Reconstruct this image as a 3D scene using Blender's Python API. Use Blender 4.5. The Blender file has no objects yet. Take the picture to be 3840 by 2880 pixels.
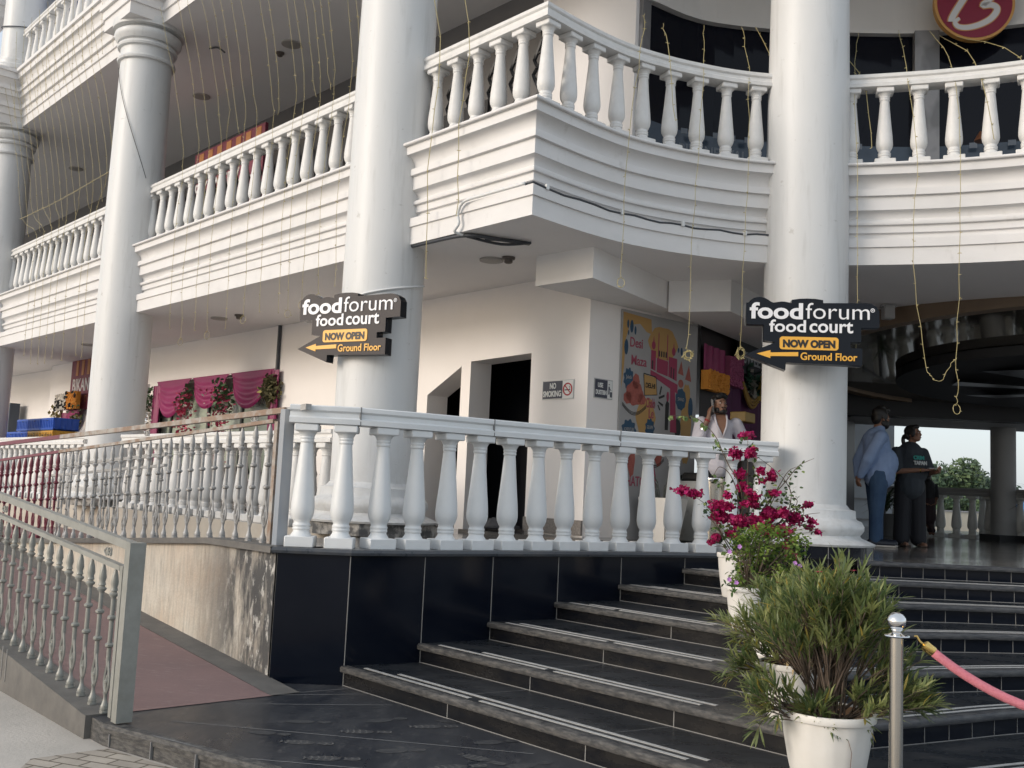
import bpy, bmesh, math, random
from mathutils import Vector, Matrix, noise
R = math.radians
random.seed(7)
scene = bpy.context.scene
COL = scene.collection

# ---------------------------------------------------------------- camera
cam_d = bpy.data.cameras.new("camera"); cam = bpy.data.objects.new("camera", cam_d); COL.objects.link(cam)
scene.camera = cam
cam_d.sensor_fit = 'HORIZONTAL'; cam_d.sensor_width = 36.0
cam_d.lens = 3800.0 / 3840.0 * 36.0
cam_d.clip_start = 0.05; cam_d.clip_end = 3000
PITCH, ROLL = R(6.0228), R(2.6052)
def _cam_matrix():
    fw = Vector((0, math.cos(PITCH), math.sin(PITCH)))
    up = Vector((0, -math.sin(PITCH), math.cos(PITCH)))
    rt = Vector((1, 0, 0))
    c, s = math.cos(ROLL), math.sin(ROLL)
    r2 = rt * c + up * s          # image right
    u2 = up * c - rt * s          # image up
    m = Matrix((r2, u2, -fw)).transposed().to_4x4()
    m.translation = (0, 0, 1.5)
    return m
cam.matrix_world = _cam_matrix()

# ---------------------------------------------------------------- light
SUN_AZ, SUN_EL = (-0.90, -0.43), 19.0          # compass vector towards the sun, elevation
world = bpy.data.worlds.new("World"); scene.world = world; world.use_nodes = True
wn = world.node_tree.nodes; wl = world.node_tree.links
bg = wn["Background"]; bg.inputs["Strength"].default_value = 0.15
sky = wn.new("ShaderNodeTexSky"); sky.sky_type = 'NISHITA'; sky.sun_disc = False
sky.sun_elevation = R(SUN_EL); sky.sun_rotation = math.atan2(SUN_AZ[0], SUN_AZ[1])
sky.air_density = 1.0; sky.dust_density = 3.0; sky.ozone_density = 1.0
veil = wn.new("ShaderNodeMix"); veil.data_type = 'RGBA'; veil.inputs[0].default_value = .68     # thin white cloud over the clear sky
veil.inputs[7].default_value = (3.75, 4.05, 4.35, 1); wl.new(sky.outputs[0], veil.inputs[6]); wl.new(veil.outputs[2], bg.inputs[0])
sun_d = bpy.data.lights.new("sun", 'SUN'); sun_d.energy = 1.05; sun_d.angle = R(18); sun_d.color = (1.0, .93, .87)
sun = bpy.data.objects.new("sun", sun_d); COL.objects.link(sun)
_sd = Vector((SUN_AZ[0], SUN_AZ[1], math.tan(R(SUN_EL)))).normalized()
sun.rotation_euler = _sd.to_track_quat('Z', 'Y').to_euler()
vs = scene.view_settings
vs.view_transform = 'Standard'; vs.look = 'None'; vs.exposure = 0.62; vs.gamma = 1.0
scene.cycles.max_bounces = 8; scene.cycles.diffuse_bounces = 5; scene.cycles.glossy_bounces = 4
scene.cycles.transparent_max_bounces = 6
try:
    scene.cycles.use_adaptive_sampling = True; scene.cycles.adaptive_threshold = 0.02
except Exception: pass

# ---------------------------------------------------------------- building frame
SK = 1.0
# uu runs along the mall front (to the left and away), ww runs into the building
uu = Vector((-.67178, .74075, 0)); ww = Vector((.74075, .67178, 0)); ZZ = Vector((0, 0, 1))
def uw(a, b, z=0.0): return uu * a + ww * b + ZZ * z
UW = Matrix((uu, ww, ZZ)).transposed().to_4x4()       # local x=uu y=ww

# ---------------------------------------------------------------- mesh builder
class MB:
    def __init__(s): s.v = []; s.f = []; s.m = []
    def add(s, vs, fs, m=0, M=None):
        o = len(s.v)
        s.v += [tuple(M @ Vector(p)) if M is not None else tuple(p) for p in vs]
        s.f += [tuple(i + o for i in f) for f in fs]; s.m += [m] * len(fs)
        return s
    def box(s, c, d, m=0, M=None, rz=0.0, bev=0.0):
        x, y, z = d[0] / 2, d[1] / 2, d[2] / 2
        if bev <= 0:
            vs = [(a, b, e) for e in (-z, z) for a, b in ((-x, -y), (x, -y), (x, y), (-x, y))]
            fs = [(3, 2, 1, 0), (4, 5, 6, 7), (0, 1, 5, 4), (1, 2, 6, 5), (2, 3, 7, 6), (3, 0, 4, 7)]
        else:
            b_ = min(bev, x * .9, y * .9, z * .9); vs = []
            for e, k in ((-z, b_), (-z + b_, 0), (z - b_, 0), (z, b_)):
                for sx, sy in ((-1, -1), (1, -1), (1, 1), (-1, 1)):
                    if sx * sy > 0: q = [(sx * (x - k), sy * (y - k - b_ * (k == 0))), (sx * (x - k - b_ * (k == 0)), sy * (y - k))]
                    else: q = [(sx * (x - k - b_ * (k == 0)), sy * (y - k)), (sx * (x - k), sy * (y - k - b_ * (k == 0)))]
                    vs += [(p[0], p[1], e) for p in q]
            fs = [tuple(range(7, -1, -1)), tuple(range(24, 32))]
            for r in range(3):
                for i in range(8):
                    j = (i + 1) % 8; fs.append((r * 8 + i, r * 8 + j, r * 8 + 8 + j, r * 8 + 8 + i))
        T = Matrix.Translation(Vector(c)) @ Matrix.Rotation(rz, 4, 'Z')
        return s.add(vs, fs, m, (M @ T) if M is not None else T)
    def lathe(s, prof, n=24, c=(0, 0, 0), m=0, M=None, cap=True, sx=1, sy=1):
        vs = []; fs = []
        for r, z in prof:
            for i in range(n):
                a = 2 * math.pi * i / n; vs.append((c[0] + r * math.cos(a) * sx, c[1] + r * math.sin(a) * sy, c[2] + z))
        for k in range(len(prof) - 1):
            for i in range(n):
                j = (i + 1) % n; fs.append((k * n + i, k * n + j, k * n + n + j, k * n + n + i))
        if cap:
            fs.append(tuple(range(n - 1, -1, -1))); fs.append(tuple(range((len(prof) - 1) * n, len(prof) * n)))
        return s.add(vs, fs, m, M)
    def tube(s, pts, r, n=8, m=0, M=None, cap=True, closed=False):
        P = [Vector(p) for p in pts]; k = len(P)
        rr = r if hasattr(r, '__len__') else [r] * k
        vs = []; fs = []; ref = None
        for i in range(k):
            if closed: t = (P[(i + 1) % k] - P[i - 1])
            else: t = P[min(i + 1, k - 1)] - P[max(i - 1, 0)]
            t = t.normalized() if t.length > 1e-9 else Vector((0, 0, 1))
            if ref is None:
                ref = t.orthogonal().normalized()
            ref = (ref - t * ref.dot(t))
            ref = ref.normalized() if ref.length > 1e-6 else t.orthogonal().normalized()
            b = t.cross(ref)
            for j in range(n):
                a = 2 * math.pi * j / n; vs.append(P[i] + (ref * math.cos(a) + b * math.sin(a)) * rr[i])
        for i in range(k if closed else k - 1):
            i2 = (i + 1) % k
            for j in range(n):
                j2 = (j + 1) % n; fs.append((i * n + j, i * n + j2, i2 * n + j2, i2 * n + j))
        if cap and not closed:
            fs.append(tuple(range(n - 1, -1, -1))); fs.append(tuple(range((k - 1) * n, k * n)))
        return s.add(vs, fs, m, M)
    def prism(s, poly, z0, z1, m=0, M=None, bottom=True, top=True, msides=None):
        n = len(poly)
        ar = sum(poly[i][0] * poly[(i + 1) % n][1] - poly[(i + 1) % n][0] * poly[i][1] for i in range(n))
        if ar < 0: poly = list(reversed(poly))
        vs = [(p[0], p[1], z0) for p in poly] + [(p[0], p[1], z1) for p in poly]
        o = m if msides is None else msides
        s.add(vs, [(i, (i + 1) % n, n + (i + 1) % n, n + i) for i in range(n)], o, M)
        if top: s.add([(p[0], p[1], z1) for p in poly], [tuple(range(n))], m, M)
        if bottom: s.add([(p[0], p[1], z0) for p in poly], [tuple(range(n - 1, -1, -1))], m, M)
        return s
    def sweep(s, path, prof, m=0, closed_prof=False, M=None, capends=True, flip=False):
        """path: list of (x,y) in plan; prof: list of (offset to the LEFT of travel, z); mitred."""
        P = [Vector((p[0], p[1], 0)) for p in path]; k = len(P); vs = []; q = len(prof)
        for i in range(k):
            d0 = (P[i] - P[i - 1]).normalized() if i > 0 else (P[1] - P[0]).normalized()
            d1 = (P[i + 1] - P[i]).normalized() if i < k - 1 else d0
            n0 = Vector((-d0.y, d0.x, 0)); n1 = Vector((-d1.y, d1.x, 0))
            b = (n0 + n1); b = b / max(b.length_squared, 1e-6) * 2
            for o, z in prof: vs.append(P[i] + b * o + Vector((0, 0, z)))
        fs = []
        rng = q if closed_prof else q - 1
        for i in range(k - 1):
            for j in range(rng):
                j2 = (j + 1) % q
                f = (i * q + j, (i + 1) * q + j, (i + 1) * q + j2, i * q + j2)
                fs.append(f if not flip else tuple(reversed(f)))
        if closed_prof and capends:
            fs.append(tuple(range(q))); fs.append(tuple(range((k - 1) * q + q - 1, (k - 1) * q - 1, -1)))
        return s.add(vs, fs, m, M)
    def quad(s, a, b, c, d, m=0, M=None): return s.add([a, b, c, d], [(0, 1, 2, 3)], m, M)
    def mesh(s, name, mats, smooth=False, fixn=True):
        me = bpy.data.meshes.new(name); me.from_pydata(s.v, [], s.f)
        for mt in (mats if isinstance(mats, (list, tuple)) else [mats]): me.materials.append(mt)
        if s.m: me.polygons.foreach_set("material_index", s.m)
        if fixn:
            bm = bmesh.new(); bm.from_mesh(me); bmesh.ops.recalc_face_normals(bm, faces=bm.faces); bm.to_mesh(me); bm.free()
        if smooth:
            me.polygons.foreach_set("use_smooth", [True] * len(me.polygons))
            if smooth is not True: me.set_sharp_from_angle(angle=R(smooth))
        me.update(); return me
    def build(s, name, mats, parent=None, smooth=False, fixn=True):
        return link(name, s.mesh(name, mats, smooth, fixn), parent)
def link(name, me, parent=None, M=None):
    o = bpy.data.objects.new(name, me); COL.objects.link(o)
    if parent: o.parent = parent
    if M is not None: o.matrix_local = M
    return o
def tag(o, label=None, cat=None, group=None, kind=None):
    if label: o["label"] = label
    if cat: o["category"] = cat
    if group: o["group"] = group
    if kind: o["kind"] = kind
    return o
def thing(name, label, cat, M=None, group=None):
    o = bpy.data.objects.new(name, None); COL.objects.link(o); o.empty_display_size = .1
    if M is not None: o.matrix_world = M
    return tag(o, label, cat, group)
def struct(o): o["kind"] = "structure"; return o
def dup(root, M=None, label=None, group=None):
    r = root.copy(); COL.objects.link(r)
    if M is not None: r.matrix_world = M
    if label: r["label"] = label
    if group: r["group"] = group
    for ch in list(root.children):
        c = ch.copy(); COL.objects.link(c); c.parent = r
        for g in list(ch.children):
            d = g.copy(); COL.objects.link(d); d.parent = c
    return r
def inst(src, parent, M):
    c = src.copy(); COL.objects.link(c); c.parent = parent; c.matrix_local = M; return c
def frame(o, x, n=None):
    """matrix: local x along x (horizontal), local z up, local -y = outwards normal"""
    x = Vector(x).normalized(); z = Vector((0, 0, 1)); y = z.cross(x)
    m = Matrix((x, y, z)).transposed().to_4x4(); m.translation = Vector(o); return m
def text_mesh(body, size=1.0, ext=.002, bold=0.0, shear=0.0, spacing=1.0, w=None, mat=None, align='LEFT', res=4):
    """built-in font, upright in local xz facing -y; baseline at z=0; w = exact width"""
    cu = bpy.data.curves.new("t", 'FONT'); cu.body = body; cu.size = size; cu.extrude = ext
    cu.offset = bold; cu.shear = shear; cu.space_character = spacing; cu.resolution_u = res; cu.align_x = align
    o = bpy.data.objects.new("t", cu); COL.objects.link(o)
    dg = bpy.context.evaluated_depsgraph_get(); dg.update()
    me = bpy.data.meshes.new_from_object(o.evaluated_get(dg))
    bpy.data.objects.remove(o); bpy.data.curves.remove(cu)
    xs = [v.co.x for v in me.vertices]; x0, x1 = min(xs), max(xs)
    k = (w / (x1 - x0)) if w else 1.0
    off = x0 if align == 'LEFT' else (x0 + x1) / 2
    for v in me.vertices: v.co = ((v.co.x - off) * k, -v.co.z, v.co.y)
    me.materials.clear(); me.materials.append(mat)
    bm = bmesh.new(); bm.from_mesh(me); bmesh.ops.recalc_face_normals(bm, faces=bm.faces); bm.to_mesh(me); bm.free()
    return me
def spline(pts, n=8):
    P = [Vector(p) for p in pts]; out = []
    for i in range(len(P) - 1):
        a, b, c, d = P[max(i - 1, 0)], P[i], P[i + 1], P[min(i + 2, len(P) - 1)]
        for k in range(n):
            t = k / n
            out.append(.5 * ((2 * b) + (c - a) * t + (2 * a - 5 * b + 4 * c - d) * t * t + (3 * b - a - 3 * c + d) * t ** 3))
    out.append(P[-1]); return out

# ---------------------------------------------------------------- materials
MATS = {}
def mat(name, col, rough=.6, metal=0.0, noise_col=None, nscale=6.0, namt=.5, bump=0.0, bscale=60.0, stretch=None, emit=None, estr=0, coat=0.0, spec=.5,
        detail=6.0, contrast=(.35, .7), rough_var=0.0, sub=None):
    if name in MATS: return MATS[name]
    m = bpy.data.materials.new(name); m.use_nodes = True; N = m.node_tree.nodes; L = m.node_tree.links
    p = N["Principled BSDF"]; p.inputs["Base Color"].default_value = (*col, 1); p.inputs["Roughness"].default_value = rough
    p.inputs["Metallic"].default_value = metal; p.inputs["Specular IOR Level"].default_value = spec
    if coat: p.inputs["Coat Weight"].default_value = coat; p.inputs["Coat Roughness"].default_value = .08
    tc = N.new("ShaderNodeTexCoord"); vec = tc.outputs["Object"]
    if stretch:
        mp = N.new("ShaderNodeMapping"); mp.inputs["Scale"].default_value = stretch; L.new(vec, mp.inputs[0]); vec = mp.outputs[0]
    if noise_col is not None:
        nt = N.new("ShaderNodeTexNoise"); nt.inputs["Scale"].default_value = nscale; nt.inputs["Detail"].default_value = detail; nt.inputs["Roughness"].default_value = .62
        L.new(vec, nt.inputs["Vector"])
        rp = N.new("ShaderNodeValToRGB"); rp.color_ramp.elements[0].position = contrast[0]; rp.color_ramp.elements[1].position = contrast[1]
        rp.color_ramp.elements[0].color = (0, 0, 0, 1); rp.color_ramp.elements[1].color = (namt,) * 3 + (1,)
        L.new(nt.outputs[0], rp.inputs[0])
        mx = N.new("ShaderNodeMix"); mx.data_type = 'RGBA'; mx.inputs[6].default_value = (*col, 1); mx.inputs[7].default_value = (*noise_col, 1)
        L.new(rp.outputs[0], mx.inputs[0]); L.new(mx.outputs[2], p.inputs["Base Color"])
        if rough_var:
            ma = N.new("ShaderNodeMath"); ma.operation = 'MULTIPLY_ADD'; ma.inputs[1].default_value = rough_var; ma.inputs[2].default_value = rough
            L.new(rp.outputs[0], ma.inputs[0]); L.new(ma.outputs[0], p.inputs["Roughness"])
    if bump:
        n2 = N.new("ShaderNodeTexNoise"); n2.inputs["Scale"].default_value = bscale; n2.inputs["Detail"].default_value = 4
        L.new(vec, n2.inputs["Vector"])
        bp = N.new("ShaderNodeBump"); bp.inputs["Strength"].default_value = bump; bp.inputs["Distance"].default_value = .01
        L.new(n2.outputs[0], bp.inputs["Height"]); L.new(bp.outputs[0], p.inputs["Normal"])
    if emit: p.inputs["Emission Color"].default_value = (*emit, 1); p.inputs["Emission Strength"].default_value = estr
    MATS[name] = m; return m
def mixlayer(m, col, scale, lo, hi, amt=1.0, stretch=None, kind='NOISE', zrange=None, detail=8.0, rough=None):
    """adds one more stain layer over a material's base colour"""
    N = m.node_tree.nodes; L = m.node_tree.links; p = N["Principled BSDF"]
    tc = N.new("ShaderNodeTexCoord"); vec = tc.outputs["Object"]
    if stretch:
        mp = N.new("ShaderNodeMapping"); mp.inputs["Scale"].default_value = stretch; L.new(vec, mp.inputs[0]); vec = mp.outputs[0]
    if kind == 'VORO':
        t = N.new("ShaderNodeTexVoronoi"); t.inputs["Scale"].default_value = scale; t.feature = 'DISTANCE_TO_EDGE'
    else:
        t = N.new("ShaderNodeTexNoise"); t.inputs["Scale"].default_value = scale; t.inputs["Detail"].default_value = detail; t.inputs["Roughness"].default_value = .65
    L.new(vec, t.inputs["Vector"])
    rp = N.new("ShaderNodeValToRGB"); e = rp.color_ramp.elements
    e[0].position = lo; e[1].position = hi
    if kind == 'VORO': e[0].color = (amt,) * 3 + (1,); e[1].color = (0, 0, 0, 1)
    else: e[0].color = (0, 0, 0, 1); e[1].color = (amt,) * 3 + (1,)
    L.new(t.outputs[0], rp.inputs[0]); fac = rp.outputs[0]
    if zrange:   # only where object coordinate 'axis' lies between a (0) and b (1)
        ax, a, b = zrange
        sp = N.new("ShaderNodeSeparateXYZ"); L.new(tc.outputs["Object"], sp.inputs[0])
        mr = N.new("ShaderNodeMapRange"); mr.inputs[1].default_value = a; mr.inputs[2].default_value = b; mr.clamp = True
        L.new(sp.outputs[ax], mr.inputs[0])
        mu = N.new("ShaderNodeMath"); mu.operation = 'MULTIPLY'; L.new(fac, mu.inputs[0]); L.new(mr.outputs[0], mu.inputs[1]); fac = mu.outputs[0]
    mx = N.new("ShaderNodeMix"); mx.data_type = 'RGBA'; mx.inputs[7].default_value = (*col, 1)
    src = p.inputs["Base Color"]
    if src.is_linked: L.new(src.links[0].from_socket, mx.inputs[6])
    else: mx.inputs[6].default_value = src.default_value
    L.new(fac, mx.inputs[0]); L.new(mx.outputs[2], src)
    return m

WHITE = mat("white_paint", (.78, .77, .75), .55, noise_col=(.66, .65, .62), nscale=2.2, namt=.45, bump=.12, bscale=90)
mixlayer(WHITE, (.42, .40, .36), 7.0, .66, .80, .55)
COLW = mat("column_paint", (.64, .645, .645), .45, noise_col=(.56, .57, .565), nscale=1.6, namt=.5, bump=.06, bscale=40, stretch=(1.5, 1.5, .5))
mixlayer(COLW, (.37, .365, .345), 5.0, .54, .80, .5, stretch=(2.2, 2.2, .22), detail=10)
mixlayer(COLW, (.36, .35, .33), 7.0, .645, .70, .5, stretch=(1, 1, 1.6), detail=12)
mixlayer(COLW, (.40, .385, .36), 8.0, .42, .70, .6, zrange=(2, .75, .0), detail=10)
BALW = mat("baluster_paint", (.68, .675, .665), .5, noise_col=(.54, .53, .505), nscale=9, namt=.5, bump=.15, bscale=120)
mixlayer(BALW, (.40, .38, .34), 22, .64, .82, .5)
GBALW = mat("ground_baluster_paint", (.70, .715, .72), .42, noise_col=(.63, .64, .64), nscale=8, namt=.45, bump=.1, bscale=90)
mixlayer(GBALW, (.46, .44, .40), 16, .66, .84, .5, zrange=(2, .35, .0))
FASC = mat("fascia_paint", (.70, .69, .685), .6, noise_col=(.59, .58, .565), nscale=1.8, namt=.5, bump=.1, bscale=50, stretch=(1, 1, 2.5))
mixlayer(FASC, (.38, .36, .33), 4.5, .62, .80, .5, stretch=(1.3, 1.3, .5))
WALLP = mat("wall_paint", (.86, .82, .79), .7, noise_col=(.78, .74, .705), nscale=1.3, namt=.4, bump=.08, bscale=60)
SOFF = mat("soffit_paint", (.80, .78, .775), .75, noise_col=(.73, .71, .705), nscale=1.0, namt=.4)
BULK = mat("bulkhead_paint", (.76, .745, .735), .75, noise_col=(.58, .57, .55), nscale=1.5, namt=.3)
GREYSH = mat("shade_grey_interior", (.10, .10, .105), .7, noise_col=(.07, .07, .075), nscale=2, namt=.5)  # dark grey carries the shade of the deep porch in its colour
DARK = mat("dark_interior", (.012, .013, .016), .6)
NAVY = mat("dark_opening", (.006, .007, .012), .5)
BLACKT = mat("black_granite_tile", (.004, .006, .012), .08, noise_col=(.008, .010, .016), nscale=3, namt=.6, spec=.20, rough_var=.10)
mixlayer(BLACKT, (.16, .15, .14), 46, .76, .82, .55)
BLACKR = mat("black_granite_riser", (.006, .007, .010), .18, noise_col=(.022, .020, .018), nscale=2.5, namt=.8, spec=.3, stretch=(1, 1, 3), rough_var=.2)
TREAD = mat("dusty_granite_tread", (.012, .015, .020), .20, noise_col=(.042, .044, .047), nscale=2.6, namt=.8, stretch=(1.0, 2.2, 1), rough_var=.35, spec=.2, detail=9)
mixlayer(TREAD, (.10, .098, .095), 14, .60, .80, .5, stretch=(.6, 2.4, 1))
LANDM = mat("dusty_landing_granite", (.018, .021, .029), .24, noise_col=(.062, .064, .068), nscale=1.7, namt=.9, rough_var=.3, spec=.3, stretch=(1.4, .55, 1), detail=9)
mixlayer(LANDM, (.15, .145, .14), 9, .56, .78, .55, stretch=(2.2, .6, 1))
NOSE = mat("worn_granite_nosing", (.035, .035, .036), .6, noise_col=(.135, .128, .118), nscale=16, namt=.9, bump=.5, bscale=140, stretch=(1, 1, 4), contrast=(.38, .66))
mixlayer(NOSE, (.012, .012, .013), 11, .55, .72, .8, stretch=(1, 1, 3))
NOSER = mat("dark_granite_nosing", (.03, .032, .038), .5, noise_col=(.10, .10, .10), nscale=14, namt=.8, bump=.4, bscale=140, stretch=(1, 1, 4))
STRIPE = mat("grip_tape", (.44, .435, .42), .75, noise_col=(.25, .245, .235), nscale=20, namt=.6)
GROUT = mat("grout", (.25, .245, .235), .9)
GROUTD = mat("dull_grout", (.20, .20, .20), .9)
COPE = mat("granite_coping", (.05, .056, .066), .25, noise_col=(.10, .10, .10), nscale=8, namt=.6, rough_var=.3)
TERR = mat("polished_terrace_granite", (.125, .117, .108), .09, noise_col=(.18, .168, .155), nscale=1.6, namt=.8, stretch=(.4, 3.0, 1), spec=.6, rough_var=.08)
BEIGE = mat("stained_beige_plaster", (.46, .425, .37), .85, noise_col=(.34, .29, .24), nscale=2.0, namt=.6, bump=.35, bscale=45)
CONC = mat("dusty_concrete", (.50, .465, .42), .9, noise_col=(.36, .335, .30), nscale=1.2, namt=.8, bump=.3, bscale=50, detail=10)
mixlayer(CONC, (.24, .225, .20), 22, .66, .8, .5)
REDP = mat("red_paver", (.235, .15, .14), .75, noise_col=(.19, .125, .12), nscale=2.0, namt=.8, bump=.25, bscale=60)
mixlayer(REDP, (.33, .26, .24), 9, .55, .8, .6, stretch=(1, 3, 1))
GRANG = mat("grey_granite_kerb", (.105, .10, .093), .7, noise_col=(.17, .16, .145), nscale=6, namt=.8, bump=.2, bscale=120)
RAILG = mat("grey_enamel", (.30, .30, .275), .42, noise_col=(.19, .19, .165), nscale=9, namt=.6, metal=.15, bump=.05, bscale=80)
RAILP = mat("worn_galvanised_paint", (.44, .44, .44), .55, noise_col=(.25, .23, .20), nscale=14, namt=.8, metal=.2, bump=.1, bscale=80)
RUST = mat("rust_streaked_rail", (.36, .34, .31), .6, noise_col=(.22, .13, .08), nscale=6, namt=.85, bump=.2, bscale=80, stretch=(1, 1, 1), contrast=(.40, .58))
MAROON = mat("maroon_enamel", (.17, .03, .05), .45, noise_col=(.11, .02, .035), nscale=10, namt=.6)
IRON = mat("black_wrought_iron", (.013, .013, .014), .45, metal=.3)
STEEL = mat("brushed_steel", (.56, .53, .48), .24, metal=1.0, noise_col=(.44, .41, .37), nscale=40, namt=.5, stretch=(3, 3, .1))
CHROME = mat("chrome", (.75, .74, .73), .06, metal=1.0)
BRASS = mat("brass", (.72, .50, .17), .22, metal=1.0)
VELVET = mat("pink_velvet", (.52, .15, .19), .9, noise_col=(.62, .25, .29), nscale=90, namt=.6, bump=.3, bscale=220)
POT = mat("white_plastic_pot", (.76, .74, .70), .45, noise_col=(.64, .61, .55), nscale=5, namt=.5)
SOIL = mat("soil", (.045, .028, .018), .95, noise_col=(.10, .055, .03), nscale=30, namt=.8, bump=.8, bscale=60)
TERRAC = mat("bare_pot_inside", (.42, .25, .14), .8, noise_col=(.30, .2, .13), nscale=8, namt=.7)
GRANT = mat("speckled_skirting", (.30, .27, .245), .7, noise_col=(.13, .115, .10), nscale=60, namt=.9)
MARBLE = mat("grey_marble", (.15, .15, .155), .3, noise_col=(.26, .26, .27), nscale=3.0, namt=.9, stretch=(1, 1, .6), detail=2, contrast=(.45, .55))
SIGNB = mat("sign_black_acrylic", (.007, .009, .014), .3, spec=.22)
LETW = mat("white_letter", (.80, .80, .82), .4)
ORNG = mat("orange_vinyl", (.80, .42, .055), .4)
SIGNE = mat("sign_edge_silver", (.45, .45, .45), .4, metal=.6)
LIGHTS = mat("pale_yellow_wire", (.38, .32, .15), .5)
CABLE = mat("dark_cable", (.045, .05, .06), .5)
CABLEW = mat("white_conduit", (.66, .67, .67), .5)
GLASS = mat("dark_window_glass", (.006, .007, .012), .06, spec=.15)
# ================================================================ SETTING
H = 1.0; RISE = H / 7
TW = [(-1.71, 7.74), (-1.16, 7.77), (-.62, 8.08), (-.09, 8.46), (.47, 8.84), (1.05, 9.19), (1.68, 9.54), (2.25, 9.78)]   # foot of the terrace wall, plan
HIP = {1: (1.47, 4.84), 2: (1.586, 5.645), 3: (1.732, 6.478), 4: (1.80, 7.36), 5: (1.90, 8.24), 6: (2.08, 9.08)}
RIGHT = {1: [(2.2, 5.22), (3, 5.62), (4, 6.02), (6, 6.35), (9, 6.4)],
         2: [(2.18, 5.94), (2.72, 6.21), (3.29, 6.5), (4.3, 6.88), (6, 7.1), (9, 7.1)],
         3: [(2.1, 6.64), (2.73, 6.88), (3.64, 7.19), (4.6, 7.43), (6, 7.6), (9, 7.55)],
         4: [(2.5, 7.62), (3.12, 7.82), (4.06, 8.0), (5, 8.08), (6.5, 8.1), (9, 8.0)],
         5: [(2.6, 8.42), (3.2, 8.54), (4.37, 8.66), (6, 8.62), (9, 8.5)],
         6: [(2.7, 9.10), (3.4, 9.12), (4.7, 9.12), (6, 9.05), (9, 8.9)],
         7: [(3.3, 9.56), (4.2, 9.58), (5.2, 9.55), (6.5, 9.46), (9, 9.3)]}
RAMP_S = .085
def rampz(u): return max(0.0, min(.60, RAMP_S * (u - 6.5)))
def upz(u): return min(1.0, max(.60, 1.0 - .066 * (u - 8.0)))

# ground: one sheet to the horizon
b = MB(); b.quad((-900, -200, -.13), (900, -200, -.13), (900, 1500, -.13), (-900, 1500, -.13))
struct(b.build("ground", CONC))
# strip of small grey paving blocks at the foot of the landing
PAVE = mat("paving_blocks", (.46, .41, .345), .9, noise_col=(.34, .30, .255), nscale=7, namt=.8, bump=.3, bscale=50)
_n = PAVE.node_tree; _t = _n.nodes.new("ShaderNodeTexBrick"); _tc = _n.nodes.new("ShaderNodeTexCoord"); _mp = _n.nodes.new("ShaderNodeMapping")
_mp.inputs["Rotation"].default_value = (0, 0, R(20)); _n.links.new(_tc.outputs["Object"], _mp.inputs[0]); _n.links.new(_mp.outputs[0], _t.inputs["Vector"])
_t.inputs["Scale"].default_value = 2.4; _t.inputs["Mortar Size"].default_value = .018; _t.inputs["Color1"].default_value = (1, 1, 1, 1); _t.inputs["Color2"].default_value = (.8, .8, .8, 1); _t.inputs["Mortar"].default_value = (.3, .28, .25, 1)
_mx = _n.nodes.new("ShaderNodeMix"); _mx.data_type = 'RGBA'; _mx.blend_type = 'MULTIPLY'; _mx.inputs[0].default_value = 1
_p = _n.nodes["Principled BSDF"]; _n.links.new(_p.inputs["Base Color"].links[0].from_socket, _mx.inputs[6]); _n.links.new(_t.outputs[0], _mx.inputs[7]); _n.links.new(_mx.outputs[2], _p.inputs["Base Color"])
b = MB(); b.add([(-2.62, 5.93, -.126), (-2.30, 6.22, -.126), (-1.19, 5.44, -.126), (3.0, 2.56, -.126), (2.2, 1.4, -.126), (-2.4, 4.6, -.126)], [(0, 5, 4, 3, 2, 1)])
struct(b.build("pavement", PAVE))

# landing of dark granite, with worn edge tiles
A = (-2.36, 6.29)
b = MB(); b.prism([A, (-1.19, 5.5), (3.2, 2.52), (12, 2.0), (12, 8.0), (2.0, 8.6), (-1.0, 8.0), (-1.70, 7.72), (-2.5, 6.98), (-2.55, 6.5)], -.13, 0, bottom=False, msides=1)
# long slab joints
def joint(b, p, q, z, wd=.006, m=2):
    p, q = Vector((*p, z)), Vector((*q, z)); n = (q - p).normalized().cross(ZZ) * wd / 2
    b.quad(p - n, q - n, q + n, p + n, m)
for p, q in (((-1.62, 7.30), (-1.0, 7.72)), ((-1.75, 6.98), (-.72, 7.16)), ((-2.0, 6.42), (.22, 6.03)), ((-1.35, 5.66), (.95, 5.33)), ((-.2, 4.92), (1.3, 4.72)), ((-1.62, 7.3), (-.9, 7.5)), ((-1.98, 6.05), (-1.5, 5.75))):
    joint(b, p, q, .002, .009)
for i in range(16):
    f = i / 15; x = -2.3 + 4.9 * f; y = 6.25 - 3.37 * f * 1.02
    b.box((x, y, -.075), (.007, .02, .10), 2, rz=R(-36))
b.sweep([(-2.36, 6.30), (-1.19, 5.51), (3.2, 2.53)], [(.0, -.055), (-.018, -.05), (-.022, -.02), (-.012, .0015), (.05, .0025), (.05, -.055)], 1, closed_prof=True)
struct(b.build("landing", [LANDM, NOSE, GROUTD], smooth=False))
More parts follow.
